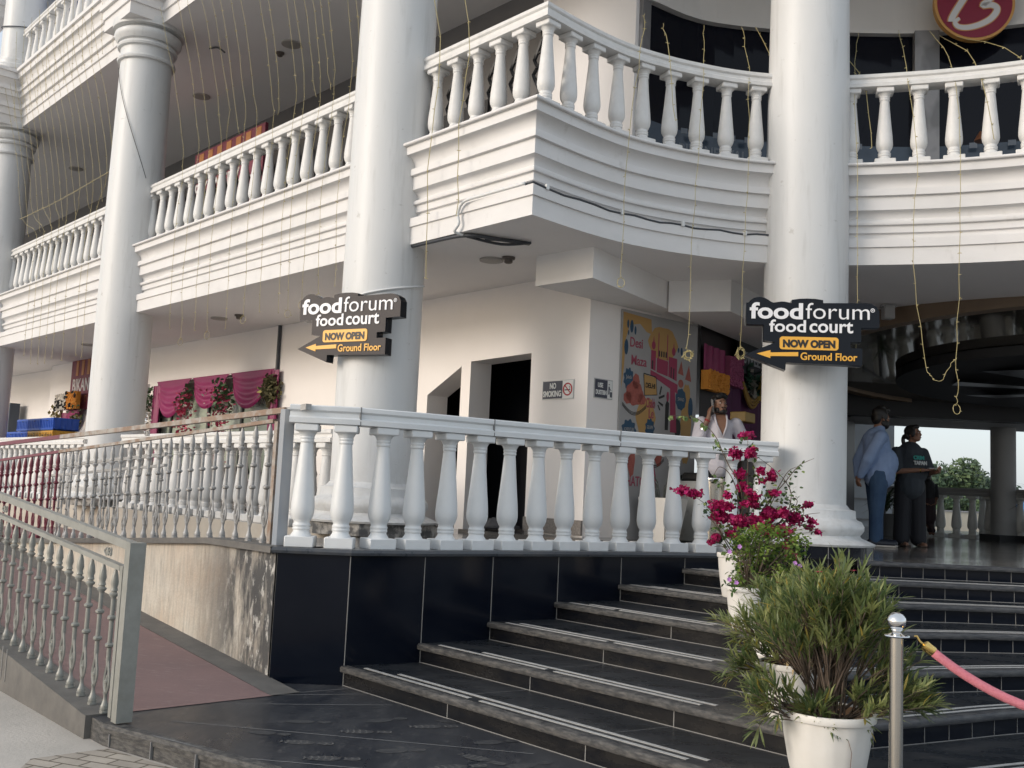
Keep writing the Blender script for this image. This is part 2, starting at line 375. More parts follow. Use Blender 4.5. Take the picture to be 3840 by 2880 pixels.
# dusty shoe prints on the landing, slightly paler patches with a tread pattern
def shoeprint(b, x, y, a, s=1.0, z=.0026, kind=0):
    M = Matrix.Translation((x, y, z)) @ Matrix.Rotation(a, 4, 'Z') @ Matrix.Scale(s, 4)
    n = 9
    for k in range(n):
        t = k / (n - 1); wd = .085 * (math.sin(math.pi * min(1, t * 1.15 + .12)) ** .6 if t < .62 else .55) * .5
        if .55 < t < .64: continue
        yy = t * .27
        if kind == 0: b.add([(-wd, yy, 0), (0, yy + .008, 0), (wd, yy, 0), (wd, yy + .011, 0), (0, yy + .019, 0), (-wd, yy + .011, 0)], [(0, 1, 4, 5), (1, 2, 3, 4)], 0, M)
        else: b.add([(-wd, yy, 0), (wd, yy, 0), (wd, yy + .028, 0), (-wd, yy + .028, 0)], [(0, 1, 2, 3)], 0, M)
DUST = mat("shoe_dust", (.115, .112, .107), .85, noise_col=(.04, .042, .046), nscale=45, namt=1.0)
DUST2 = mat("faint_shoe_dust", (.052, .053, .055), .6, noise_col=(.026, .028, .033), nscale=22, namt=1.0)
b = MB()
for x, y, a, k, sc in ((-.95, 6.35, -1.45, 0, 1.1), (-.7, 5.92, -1.3, 1, 1.1), (-.35, 5.62, -1.2, 0, 1.15), (-1.25, 6.05, -1.6, 0, 1.1), (-.55, 6.55, -1.35, 0, 1.1), (-.15, 6.2, -1.15, 1, 1.1), (-.42, 6.75, -1.5, 1, 1.1), (.15, 5.2, -1.0, 0, 1.1), (-1.05, 5.72, -1.5, 0, 1.1), (.05, 5.7, -1.0, 1, 1.1), (-.6, 5.3, -1.4, 1, 1.2), (-1.35, 6.55, -1.5, 1, 1.1), (-.2, 5.95, -2.2, 0, 1.1), (-.85, 6.62, -1.0, 1, 1.1), (-1.5, 6.25, -1.7, 1, 1.0), (-.05, 5.35, -1.3, 1, 1.2)):
    M = Matrix.Translation((x, y, .0022)) @ Matrix.Rotation(a, 4, 'Z') @ Matrix.Scale(sc, 4)
    for cy, rx, ry in ((.105, .047, .085), (.245, .034, .042)): b.add([(rx * math.cos(q) * (1 + .1 * math.sin(q)), cy + ry * math.sin(q), 0) for q in [i * math.pi / 9 for i in range(18)]], [tuple(range(18))], 1, M)
    if k == 0: shoeprint(b, x, y, a, sc, .0030, 0)
o = b.build("shoe_prints", [DUST, DUST2], fixn=False); struct(o)

# lower ramp of red paving, granite border and kerb
b = MB(); us = [6.45] + [6.5 + .5 * i for i in range(15)] + [13.56, 17.0]
def strip(b, us, w0, w1, zf, dz=0.0, m=0):
    for a, c in zip(us[:-1], us[1:]):
        b.quad(uw(a, w0, zf(a) + dz), uw(a, w1, zf(a) + dz), uw(c, w1, zf(c) + dz), uw(c, w0, zf(c) + dz), m)
strip(b, us, 2.66, 3.72, rampz, .004, 0); strip(b, us, 3.72, 3.95, rampz, .006, 1)
b.quad(uw(17, 2.66, .60), uw(17, 5.74, .60), uw(13.56, 5.74, .60), uw(13.56, 3.95, .60), 0)
struct(b.build("ramp", [REDP, GRANG]))
b = MB()
for a, c in zip(us[:-1], us[1:]):
    z0, z1 = rampz(a), rampz(c)
    lo = [uw(a, 2.44, -.14), uw(a, 2.66, -.14), uw(c, 2.66, -.14), uw(c, 2.44, -.14)]; hi = [uw(a, 2.44, z0 + .012), uw(a, 2.66, z0 + .012), uw(c, 2.66, z1 + .012), uw(c, 2.44, z1 + .012)]
    b.add(lo + hi, [(4, 5, 6, 7), (0, 4, 7, 3), (1, 2, 6, 5)])
b.quad(uw(6.45, 2.44, -.14), uw(6.45, 2.66, -.14), uw(6.45, 2.66, .012), uw(6.45, 2.44, .012))
for a in (8.05, 8.15, 10.2, 10.3): b.box(tuple(uw(a, 2.438, .0 + rampz(a) / 2)), (.01, .006, .10 + rampz(a)), 1, rz=math.atan2(uu.y, uu.x))
struct(b.build("kerb", [GRANG, GROUT]))
# upper ramp behind the retaining wall
b = MB(); us2 = [8.0 + .5 * i for i in range(13)]
strip(b, us2, 4.0, 5.74, upz, 0, 0)
struct(b.build("ramp", GRANG))

# terrace floor
b = MB()
poly = TW + RIGHT[7] + [(15, 9.5), (15, 25)] + [tuple(uw(30, 15)[:2]), tuple(uw(30, 5.76)[:2]), tuple(uw(8.0, 5.76)[:2]), tuple(uw(8.0, 3.98)[:2])]
b.add([(p[0], p[1], H) for p in poly], [tuple(range(len(poly)))], 0)
b.sweep([tuple(uw(30, 5.74)[:2]), tuple(uw(8.0, 5.74)[:2])], [(0, -.13), (0, H)], 1)
b.sweep([tuple(uw(9.2, 7.60)[:2]), tuple(uw(7.2, 7.60)[:2])], [(0, H), (0, H + .035), (1.0, H + .035)], 0)
struct(b.build("terrace", [TERR, BEIGE], fixn=False))

# stained retaining wall with granite cap
b = MB(); us3 = [6.93, 7.3, 8.0] + [8.5 + .5 * i for i in range(12)]
for a, c in zip(us3[:-1], us3[1:]):
    lo = [uw(a, 3.95, -.13), uw(a, 4.12, -.13), uw(c, 4.12, -.13), uw(c, 3.95, -.13)]; hi = [uw(a, 3.95, upz(a) - .05), uw(a, 4.12, upz(a) - .05), uw(c, 4.12, upz(c) - .05), uw(c, 3.95, upz(c) - .05)]
    b.add(lo + hi, [(4, 5, 6, 7), (0, 4, 7, 3), (1, 2, 6, 5)])
STAIN = mat("weathered_plaster", (.60, .555, .48), .88, noise_col=(.52, .41, .31), nscale=1.7, namt=.75, bump=.5, bscale=38, contrast=(.42, .68))
mixlayer(STAIN, (.62, .57, .48), 5, .50, .66, .7)
mixlayer(STAIN, (.20, .17, .13), 7.5, .60, .75, .7, stretch=(2.2, 2.2, .45))
mixlayer(STAIN, (.30, .28, .25), 12, .45, .65, .5, stretch=(2, 2, .3), detail=12)
mixlayer(STAIN, (.06, .061, .063), 4.2, .28, .50, .96, stretch=(1.5, 1.5, .4), zrange=(0, -2.70, -2.12), detail=12)
mixlayer(STAIN, (.60, .58, .54), 8.0, .56, .63, .85, stretch=(1.6, 1.6, .75), zrange=(0, -2.42, -1.85), detail=12)
mixlayer(STAIN, (.07, .065, .055), 6, .30, .62, .8, zrange=(2, .14, -.14))

wall = thing("retaining_wall", "low beige plaster wall streaked with black mould beside the red ramp", "wall")
b.build("plaster_face", STAIN, wall)
b = MB()
for a, c in zip(us3[:-1], us3[1:]):
    lo = [uw(a, 3.90, upz(a) - .048), uw(a, 4.2, upz(a) - .048), uw(c, 4.2, upz(c) - .048), uw(c, 3.90, upz(c) - .048)]; hi = [uw(a, 3.90, upz(a) + .001), uw(a, 4.2, upz(a) + .001), uw(c, 4.2, upz(c) + .001), uw(c, 3.90, upz(c) + .001)]
    b.add(lo + hi, [(4, 5, 6, 7), (0, 4, 7, 3), (3, 2, 1, 0), (1, 2, 6, 5)])
b.build("granite_cap", GRANG, wall)

# black clad terrace wall with coping
cl = thing("clad_wall", "terrace wall clad in tall polished black granite panels below the white balusters", "wall")
for i in range(len(TW) - 1):
    p, q = Vector((*TW[i], 0)), Vector((*TW[i + 1], 0)); d = (q - p).normalized(); n = Vector((-d.y, d.x, 0))
    z0 = -.01 if i == 0 else i * RISE - RISE - .02
    g = .004
    b = MB(); a0, a1 = p + d * g, q - d * g
    pl = [a0, a1, a1 + n * .05, a0 + n * .05]
    b.prism([(v.x, v.y) for v in pl], max(z0, -.01), H - .042)
    b.build("panel", BLACKT, cl)
b = MB(); b.sweep(TW, [(.012, -.01), (.012, H - .045)], 0)
for i in range(1, len(TW) - 1): b.box((*TW[i], H / 2 - .03), (.0045, .012, H - .04), rz=.5)
b.build("joint_grout", GROUT, cl)
b = MB(); b.sweep([(TW[0][0] + .02, TW[0][1] + .12), TW[0]] + TW[1:], [(.30, H - .04), (-.03, H - .04), (-.035, H - .02), (-.03, H - .001), (-.024, H + .003), (.30, H + .003)], 0, closed_prof=True)
b.build("coping", COPE, cl)

# entrance steps
st = thing("entrance_steps", "broad dark granite steps with paired grey grip strips climbing to the portico", "steps")
def wallpt(k):
    return Vector((*TW[min(k, 6)], 0))
def resample(path, step):
    out = []; acc = 0
    for p, q in zip(path[:-1], path[1:]):
        L = (q - p).length; d = (q - p) / L; t = (step - acc) if acc else 0
        while t < L: out.append((p + d * t, d)); t += step
        acc = (acc + L) % step
    return out
def offset_path(path, o):
    out = []
    for i, p in enumerate(path):
        d0 = (path[i] - path[i - 1]).normalized() if i > 0 else (path[1] - path[0]).normalized()
        d1 = (path[i + 1] - path[i]).normalized() if i < len(path) - 1 else d0
        n = Vector((-d0.y, d0.x, 0)) + Vector((-d1.y, d1.x, 0)); n = n / n.length_squared * 2
        out.append(p + n * o)
    return out
for k in range(1, 8):
    z = k * RISE; zl = z - RISE
    right = [Vector((*p, 0)) for p in RIGHT[k]]
    if k < 7:
        hip = Vector((*HIP[k], 0)); Lp = wallpt(k)
        rp = spline([hip] + right, 6); left = [Lp, hip]
        full = [Lp] + rp
    else:
        rp = spline(right, 6); left = None; full = rp
    b = MB()
    if k < 7:
        back = [Vector((*p, 0)) for p in ([(9, 9.25)] + list(reversed(RIGHT[7])))] if k >= 5 else [v for v in reversed(spline([Vector((*HIP[k + 2], 0))] + [Vector((*p, 0)) for p in RIGHT[k + 2]], 4))]
        if k >= 5: back += [Vector((*TW[7], 0)), Vector((*TW[6], 0))]
        else: back += [Vector((*TW[min(k + 2, 6)], 0)), Vector((*TW[min(k + 1, 6)], 0))]
        inner = offset_path(full, .02)
        pl = inner + back
        b.add([(p.x, p.y, z) for p in pl], [tuple(range(len(pl)))], 0)
        b.sweep([(p.x, p.y) for p in left], [(0, zl), (0, z - .04)], 1)
    b.sweep([(p.x, p.y) for p in rp], [(0, zl), (0, z - .04)], 2)
    b.sweep([(p.x, p.y) for p in full], [(-.005, zl), (-.005, zl + .004), (.0, zl + .004)], 3)
    for p, d in resample(rp, .205): b.box((p.x, p.y, (zl + z - .04) / 2), (.0035, .006, RISE - .044), 3, rz=math.atan2(d.y, d.x))
    if left:
        for p, d in resample(left, 1.25)[1:]: b.box((p.x, p.y, (zl + z - .04) / 2), (.006, .006, RISE - .044), 3, rz=math.atan2(d.y, d.x))
        for p, d in resample(left, 1.25)[1:]:
            n = Vector((-d.y, d.x, 0)); joint(b, (p + n * .02)[:2], (p + n * .62 + d * .12)[:2], z + .0015, .005, 4)
    s = b.build("step", [TREAD, BLACKR, BLACKT, GROUT, GROUTD], st, fixn=False)
    prof = [(.02, z - .042), (-.030, z - .042), (-.034, z - .034), (-.034, z - .010), (-.024, z + .001), (-.014, z + .002), (.03, z + .002)]
    if left:
        b = MB(); b.sweep([(p.x, p.y) for p in left], prof, 0, closed_prof=True); b.build("nosing", NOSE, s, smooth=50)
    b = MB(); b.sweep([(p.x, p.y) for p in rp], prof, 0, closed_prof=True); b.build("nosing", NOSER, s, smooth=50)
    rs = random.Random(k)
    if left:
        Lv = (left[1] - left[0]); LL = Lv.length; d = Lv / LL
        n = Vector((-d.y, d.x, 0))
        for o_, a0, a1 in ((.085, .04, .30 + .05 * k % .2), (.085, .325 + .05 * k % .2, .80), (.165, .07 + .05 * (k % 3), .82)):
            p0 = left[0] + d * (a0 * LL) + n * o_; p1 = left[0] + d * (a1 * LL) + n * (o_ + rs.uniform(-.006, .006))
            b = MB(); b.sweep([(p0.x, p0.y), (p1.x, p1.y)], [(-.016, z + .0005), (-.016, z + .003), (.016, z + .003), (.016, z + .0005)], 0)
            b.build("grip_strip", STRIPE, s)
    if k < 7:
        for o_ in (.075, .145):
            pth = offset_path(rp, o_)[3:]
            b = MB(); b.sweep([(p.x, p.y) for p in pth], [(-.014, z + .0005), (-.014, z + .003), (.014, z + .003), (.014, z + .0005)], 0)
            b.build("grip_strip", STRIPE, s)
# ================================================================ THE MALL BUILDING
WW = 8.08                                   # plane of the ground floor wall
ARC = [(.11, 8.9), (.55, 9.36), (.99, 9.74), (1.40, 9.98), (1.78, 10.14), (2.2, 10.27), (2.6, 10.33), (3.0, 10.335), (3.41, 10.28), (4.03, 10.11), (4.46, 9.96), (4.97, 9.73), (5.6, 9.36), (6.1, 8.98)]
ARCP = [(p.x, p.y) for p in spline([(p[0], p[1], 0) for p in ARC], 3)]
FRONT = [tuple(uw(34, 6.05)[:2])] + ARCP + [(10, 13.3)]
mall = thing("mall_building", "white two storey mall front with stepped balcony fascias around a curved entrance", "building")

def wallpoly(name, poly, w0, th, mt, parent, M=None):
    """poly in (u,z); extruded from w0 to w0+th"""
    b = MB(); n = len(poly)
    f = [uw(p[0], w0, p[1]) for p in poly]; k = [uw(p[0], w0 + th, p[1]) for p in poly]
    b.add(f + k, [tuple(range(n)), tuple(range(2 * n - 1, n - 1, -1))] + [(i, (i + 1) % n, n + (i + 1) % n, n + i) for i in range(n)])
    return b.build(name, mt, parent)
# ground floor wall, split where the openings are
for poly in ([(7.67, 1), (8.59, 1), (8.59, 3.98), (7.67, 3.98)], [(8.59, 3.12), (9.69, 3.09), (9.69, 3.98), (8.59, 3.98)], [(9.69, 1), (9.87, 1), (9.87, 3.98), (9.69, 3.98)],
             [(9.87, 3.04), (10.55, 2.70), (10.55, 3.98), (9.87, 3.98)], [(10.55, 1), (14.5, 1), (14.5, 3.98), (10.55, 3.98)], [(14.5, 3.27), (19.1, 3.27), (19.1, 3.98), (14.5, 3.98)],
             [(14.5, 1), (19.1, 1), (19.1, 1.5), (14.5, 1.5)], [(19.1, 1), (19.5, 1), (19.5, 3.98), (19.1, 3.98)], [(19.5, 3.27), (21.2, 3.27), (21.2, 3.98), (19.5, 3.98)], [(21.2, 1), (25.35, 1), (25.35, 3.98), (21.2, 3.98)]):
    wallpoly("wall", poly, WW, .34, WALLP, mall)
wallpoly("wall", [(25.35, 1), (36, 1), (36, 3.98), (25.35, 3.98)], WW + .3, .3, WALLP, mall)
wallpoly("wall", [(19.5, 1), (21.2, 1), (21.2, 3.27), (19.5, 3.27)], WW + .9, .1, SOFF, mall)
# dark rooms behind the two doorways
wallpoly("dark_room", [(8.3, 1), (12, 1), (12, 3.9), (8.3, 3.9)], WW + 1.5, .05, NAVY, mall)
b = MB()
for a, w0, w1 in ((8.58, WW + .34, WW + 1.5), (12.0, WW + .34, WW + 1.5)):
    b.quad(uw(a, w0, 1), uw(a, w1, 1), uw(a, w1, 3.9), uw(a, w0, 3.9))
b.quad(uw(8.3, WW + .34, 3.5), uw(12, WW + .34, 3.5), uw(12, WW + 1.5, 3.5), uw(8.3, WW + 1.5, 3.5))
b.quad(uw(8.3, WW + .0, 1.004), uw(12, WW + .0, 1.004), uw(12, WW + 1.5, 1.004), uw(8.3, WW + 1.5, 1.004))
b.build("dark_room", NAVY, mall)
b = MB(); b.box(tuple(uw(7.67 + .46, WW - .012, H + .135)), (.92, .03, .16), rz=math.atan2(uu.y, uu.x)); b.build("skirting", GRANT, mall)
# pier end (runs into the building) and the wall that carries the mural
b = MB()
for w0, w1, z1 in ((WW + .34, 10.02, 3.98),): b.prism([tuple(uw(7.67, w0)[:2]), tuple(uw(7.67, w1)[:2]), tuple(uw(7.9, w1)[:2]), tuple(uw(7.9, w0)[:2])], H, z1)
b.build("wall", WALLP, mall)
# bulkheads under the first floor
b = MB(); P0 = Vector((.76, 9.98, 0)); s_ = Vector((.549, .836, 0)); q_ = Vector(uu)
pl = [P0, P0 + s_ * 1.85, Vector((*uw(7.665, 9.3)[:2], 0)), Vector((*uw(7.665, 7.22)[:2], 0))]
b.prism([(p.x, p.y) for p in pl], 3.66, 3.99); b.build("bulkhead", BULK, mall)
b = MB(); P1 = Vector((1.75, 11.45, 0)); e_ = Vector((.9, -.28, 0)).normalized()
b.prism([tuple(v[:2]) for v in (P1, P1 + e_ * .7, P1 + e_ * .7 + s_ * 7, P1 + s_ * 7)], 3.62, 3.985); b.build("bulkhead", BULK, mall)
# soffit of the first floor and ceiling of the porch
b = MB(); pl = FRONT + [(14, 24.2), tuple(uw(34, 20)[:2])]
b.add([(p[0], p[1], 3.98) for p in pl], [tuple(reversed(range(len(pl))))])
b.build("soffit", SOFF, mall, fixn=False)
b = MB(); b.add([(p[0], p[1], 8.62) for p in FRONT + [(14, 24.2), tuple(uw(34, 20)[:2])]], [tuple(reversed(range(len(FRONT) + 2)))])
b.build("soffit", SOFF, mall, fixn=False)
b = MB(); b.add([(p[0], p[1], 4.9) for p in FRONT + [(14, 24.2), tuple(uw(34, 20)[:2])]], [tuple(range(len(FRONT) + 2))]); b.build("upper_floor", TERR, mall, fixn=False)
# balcony fascia: stepped plaster bands
FP = [(.0, 3.978), (.0, 4.158), (-.022, 4.160), (-.022, 4.248), (.085, 4.252), (.085, 4.325), (.052, 4.327), (.052, 4.402), (.020, 4.404), (.014, 4.42), (.018, 4.44), (.055, 4.448), (.070, 4.475), (.062, 4.51), (.035, 4.54), (.005, 4.552), (-.005, 4.553), (-.005, 4.695),
      (-.042, 4.698), (-.042, 4.765), (.012, 4.772), (.010, 4.80), (-.002, 4.84), (-.03, 4.88), (-.07, 4.903), (-.098, 4.905), (-.098, 5.0)]
b = MB(); b.sweep(FRONT, FP, 0); b.build("balcony_fascia", FASC, mall, smooth=35, fixn=False)
b = MB(); b.sweep(FRONT, [(.26, 4.995), (-.135, 4.995), (-.14, 5.005), (-.135, 5.022), (.26, 5.022)], 0); b.build("balcony_ledge", FASC, mall, fixn=False)
# second floor entablature, breaking forward over each column
UC = [8.77, 15.8, 22.83, 29.9]
pth = []
for c in reversed(UC):
    for a, w_ in ((c / SK + .53, 6.05), (c / SK + .53, 5.52), (c / SK - .53, 5.52), (c / SK - .53, 6.05)): pth.append(tuple(uw(a, w_)[:2]))
pth = [tuple(uw(34, 6.05)[:2])] + pth + ARCP + [(10, 13.3)]
FP2 = [(.0, 8.60), (.0, 8.79), (-.03, 8.792), (-.03, 8.94), (-.075, 8.942), (-.075, 9.03), (-.03, 9.032), (-.04, 9.10), (-.085, 9.165), (-.125, 9.168), (-.125, 9.28), (-.165, 9.282), (-.165, 9.36), (-.12, 9.362), (-.13, 9.42), (-.19, 9.50), (-.235, 9.502), (-.235, 9.63), (-.28, 9.632), (-.28, 9.70), (.3, 9.70)]
b = MB(); b.sweep(pth, FP2, 0)
for c in UC: b.box(tuple(uw(c / SK, 5.79, 8.66)), (1.05, .53, .11), rz=math.atan2(uu.y, uu.x))
b.build("cornice", FASC, mall, smooth=35, fixn=False)
b = MB(); b.sweep([tuple(uw(60, 5.4)[:2]), tuple(uw(23.6, 5.4)[:2]), tuple(uw(23.6, 9)[:2])], [(.6, 11.35), (0, 11.35), (0, 11.6), (-.05, 11.61), (-.05, 11.85), (-.1, 11.86), (-.1, 12.15), (-.15, 12.16), (-.15, 12.5), (-.2, 12.51), (-.2, 13.1)], 0); b.build("cornice", FASC, mall, fixn=False)
# upper walls: first floor back wall, curved shopfront glass and white band, marble posts
for zz0, zz1 in ((5.0, 8.62), (9.7, 13.5)):
    wallpoly("wall", [(8.2, zz0), (36, zz0), (36, zz1), (8.2, zz1)], 9.3 if zz0 < 6 else 8.1, .2, mat('upper_wall_grey', (.17, .165, .165), .8, noise_col=(.13, .125, .125), nscale=1, namt=.5) if zz0 < 6 else SOFF, mall)
wallpoly("wall", [(7.93, 5), (9.6, 5), (9.6, 8.62), (7.93, 8.62)], 8.97, .2, SOFF, mall)
wallpoly("shop_band", [(11, 5), (34, 5), (34, 7.2), (11, 7.2)], 9.24, .03, DARK, mall)
CURV = [(1.45, 11.95), (2.2, 12.45), (3.2, 12.62), (4.2, 12.62), (5.3, 12.5), (6.6, 12.0), (8.5, 11.2)]
CURV = [(p.x, p.y) for p in spline([(p[0], p[1], 0) for p in CURV], 4)]
b = MB(); b.sweep([(1.34, 11.92), (1.45, 11.95)] + CURV[1:], [(0, 7.60), (0, 8.62)], 0)
b.sweep([(1.40, 11.94)] + CURV[1:], [(.2, 7.60), (-.06, 7.60), (-.06, 7.66), (0, 7.66)], 0); b.build("shop_band", mat("white_band_paint", (.62, .61, .60), .6, noise_col=(.52, .51, .5), nscale=2, namt=.4), mall, fixn=False)
b = MB(); b.sweep(CURV, [(.04, 5.0), (.04, 7.62)], 0); b.build("window_glass", GLASS, mall, fixn=False)
BLUEG = mat("blue_glass_film", (.035, .055, .085), .25, noise_col=(.05, .07, .10), nscale=3, namt=.5)
b = MB(); b.sweep(CURV, [(.034, 5.0), (.034, 6.12)], 0); b.build("glass_film", BLUEG, mall, fixn=False)
for (x, y, a) in ((1.42, 11.98, 40), (5.13, 12.50, -8)):
    b = MB(); b.box((x, y, 6.3), (.30 if a < 0 else .14, .12, 2.64), rz=R(a)); b.build("marble_post", MARBLE, mall)
# lettering and striped edge on the glass film
FILMT = mat("film_letter", (.11, .13, .16), .4)
for k, (x, y) in enumerate([(1.95, 12.28), (3.35, 12.58), (5.4, 12.44)]):
    nxt = {0: (3.0, 12.56), 1: (4.6, 12.56), 2: (6.4, 12.05)}[k]
    d = Vector((nxt[0] - x, nxt[1] - y, 0)).normalized(); n = Vector((d.y, -d.x, 0))
    o = Vector((x, y, 5.78)) + n * .0
    link("film_text", text_mesh("BIKANERVALA", .2, .002, .004, w=1.05, mat=FILMT), mall, frame(o + n * .01, d))
    bb = MB()
    for i in range(5): bb.box((.06 + i * .22, 0, .30), (.09, .004, .07))
    link("film_text", bb.mesh("film_pattern", FILMT), mall, frame(o + n * .012, d))
# right hand dark porch interior: shopfront line, far lintels
S0 = Vector((2.35, 12.62, 0)); SD = Vector((.549, .836, 0)); SN = Vector((.836, -.549, 0))
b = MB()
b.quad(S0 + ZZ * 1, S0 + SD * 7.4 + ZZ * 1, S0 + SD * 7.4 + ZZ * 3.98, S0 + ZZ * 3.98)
b.build("shopfront", mat("dark_shopfront", (.020, .018, .020), .5, noise_col=(.05, .03, .03), nscale=1.5, namt=.7), mall, fixn=False)  # near-black colour stands in for the shade inside the porch
b = MB(); b.prism([tuple((S0 + SD * 7.4)[:2]), tuple((S0 + SD * 7.4 + Vector((-.25, .1, 0)))[:2]), (4.9, 20.2), (5.2, 20.5), (6.5, 20.5), (6.6, 19.4)], 1, 3.98); b.build("wall", GREYSH, mall)
GREYL = mat("grey_lintel_paint", (.40, .41, .42), .7, noise_col=(.33, .34, .35), nscale=1.5, namt=.5)
b = MB(); b.prism([(6.0, 17.3), (14.5, 17.5), (14.5, 19.3), (5.8, 19.2)], 3.06, 3.5); b.build("lintel", GREYL, mall)
b = MB(); b.prism([(4.5, 16.9), (14.5, 17.35), (14.5, 17.5), (4.4, 17.3)], 3.04, 3.98); b.build("lintel", DARK, mall)
# porch ceiling feature: tilted glossy oval with a dark hanging disc
def tz(y): return 3.98 - (y - 10.8) * .103
MIRR = mat("glossy_stretch_ceiling", (.52, .46, .38), .05, metal=.95, bump=.04, bscale=2.5)
cf = thing("ceiling_feature", "oval glossy dark stretch ceiling with a black disc under the porch", "ceiling")
def oval(cx, cy, ax, ay, n=64): return [(cx + ax * math.cos(2 * math.pi * i / n), cy + ay * math.sin(2 * math.pi * i / n)) for i in range(n)]
ov = oval(9.0, 14.05, 4.75, 3.35)
b = MB(); b.add([(x, y, tz(y) - .02) for x, y in ov], [tuple(reversed(range(64)))]); b.build("glossy_sheet", MIRR, cf, fixn=False)
b = MB(); 
o2 = oval(9.0, 14.05, 4.9, 3.5)
for i in range(64):
    j = (i + 1) % 64
    a, c, d, e = ov[i], ov[j], o2[j], o2[i]
    b.quad((*a, tz(a[1]) - .05), (*c, tz(c[1]) - .05), (*d, tz(d[1]) - .05), (*e, tz(e[1]) - .05))
    b.quad((*a, tz(a[1]) - .05), (*c, tz(c[1]) - .05), (*c, tz(c[1]) - .02), (*a, tz(a[1]) - .02))
    b.quad((*e, tz(e[1]) - .05), (*d, tz(d[1]) - .05), (*d, tz(d[1]) + .3), (*e, tz(e[1]) + .3))
b.build("rim", mat("brown_rim", (.16, .11, .07), .4), cf)
ov = oval(8.75, 14.6, 3.1, 1.95)
b = MB()
b.add([(x, y, tz(y) - .16) for x, y in ov], [tuple(reversed(range(64)))])
for i in range(64):
    j = (i + 1) % 64; a, c = ov[i], ov[j]
    b.quad((*a, tz(a[1]) - .16), (*c, tz(c[1]) - .16), (*c, tz(c[1]) - .03), (*a, tz(a[1]) - .03))
b.build("hanging_disc", DARK, cf)
b = MB()
for i in range(9):
    a = i * 2 * math.pi / 9; x0, y0 = 8.75, 14.6
    x1, y1 = x0 + 2.3 * math.cos(a), y0 + 1.4 * math.sin(a); x2, y2 = x0 + 2.3 * math.cos(a + .35), y0 + 1.4 * math.sin(a + .35)
    b.add([(x0, y0, tz(y0) - .28), (x1, y1, tz(y1) - .17), (x2, y2, tz(y2) - .22)], [(0, 1, 2)])
b.build("folded_blades", mat("dark_folded_panel", (.03, .033, .045), .35), cf, fixn=False)

# ---------------------------------------------------------------- columns
def column_meshes(r=.425, top=8.68, base=True):
    n = 56; d = {}
    b = MB(); k = [(r, .40), (r, 2.5), (r * .985, 4.5), (r * .925, 6.96)]
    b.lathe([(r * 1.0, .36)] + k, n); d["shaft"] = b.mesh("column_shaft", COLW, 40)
    b = MB(); b.lathe([(.70, -.0), (.71, .02), (.64, .05), (.575, .075), (.56, .10), (.575, .115), (.60, .15), (.60, .19), (.575, .235), (.53, .255), (.52, .27), (.515, .345), (.46, .36), (r + .005, .40)], n); d["base"] = b.mesh("column_base", COLW, 40)
    b = MB(); b.lathe([(.392, 6.92), (.392, 6.93), (.44, 6.935), (.45, 6.965), (.44, 6.995), (.405, 7.0), (.405, 7.15), (.45, 7.155), (.462, 7.185), (.45, 7.215), (.415, 7.22), (.415, 7.25), (.46, 7.255), (.505, 7.31), (.52, 7.36), (.51, 7.40), (.475, 7.425), (.44, 7.43), (.44, 7.455), (.545, 7.46), (.55, 7.475), (.55, 7.575), (.54, 7.59), (.46, 7.595), (.46, 7.66)], n); d["capital"] = b.mesh("column_capital", COLW, 33)
    return d
CM = column_meshes()
STONE = mat("weathered_pedestal", (.10, .10, .10), .8, noise_col=(.42, .40, .37), nscale=9, namt=.9, bump=.4, bscale=60, contrast=(.45, .6))
def column(x, y, z, label, ped, dirt=None):
    t = thing("column", label, "column", Matrix.Translation((x, y, z)), "white columns of the mall front")
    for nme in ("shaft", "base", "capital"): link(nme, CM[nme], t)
    b = MB(); r = .69; n = 8 if ped == 1 else 40; zb = (H - z) if ped == 1 else (6 * RISE - z)
    b.lathe([(r, zb), (r, -.002)], n, m=0)
    if ped == 2:
        for i in range(40): 
            if i % 2 == 0:
                a = 2 * math.pi * (i + .5) / 40; b.box((r * math.cos(a) * .9985, r * math.sin(a) * .9985, zb / 2), (.006, .006, -zb), 1, rz=a)
    b.build("pedestal", [STONE if ped == 1 else BLACKT, GROUT], t)
    return t
c0 = uw(UC[2], 6.05); c1 = uw(UC[1], 6.05); c2 = uw(UC[0], 6.05)
column(c1.x, c1.y, 1.10, "white round column with ringed capital behind the rusty railing", 1)
column(c0.x, c0.y, 1.10, "white round column at the far left end of the facade", 1)
column(c2.x, c2.y, 1.12, "thick white round column carrying the grey arrow sign beside the doorways", 1)
column(3.01, 10.38, 1.11, "thick white round column on a black tiled pedestal beside the potted flowers", 2)
t = thing("upper_column", "short white round column standing on the top cornice, cable tied round it", "column", Matrix.Translation((c0.x, c0.y, 9.9)))
b = MB(); b.lathe([(.40, 0), (.40, 4.2)], 40); b.build("shaft", COLW, t, 40)
b = MB(); b.lathe([(.52, -.2), (.52, -.1), (.56, -.06), (.56, .02), (.52, .06), (.46, .08), (.46, .16), (.41, .2)], 40); b.build("base", COLW, t, 40)
b = MB(); b.tube([(.43 * math.cos(a), .43 * math.sin(a), 1.0 + .12 * math.sin(a)) for a in [i * math.pi / 12 for i in range(24)]], .012, 6, closed=True); b.build("cable", CABLE, t)
# two slim grey columns on the far side of the porch
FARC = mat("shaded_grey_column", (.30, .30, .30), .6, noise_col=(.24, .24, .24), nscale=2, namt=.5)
b = MB(); b.lathe([(.215, 0), (.215, 2.2)], 28); me = b.mesh("far_shaft", FARC, 40)
b = MB(); b.box((0, 0, .055), (.58, .58, .11), rz=R(10)); me2 = b.mesh("far_plinth", DARK)
for x, y, l in ((9.07, 18.6, "slim grey column between the two sunny openings of the porch"),):
    t = thing("porch_column", l, "column", Matrix.Translation((x, y, H))); link("shaft", me, t); link("plinth", me2, t)
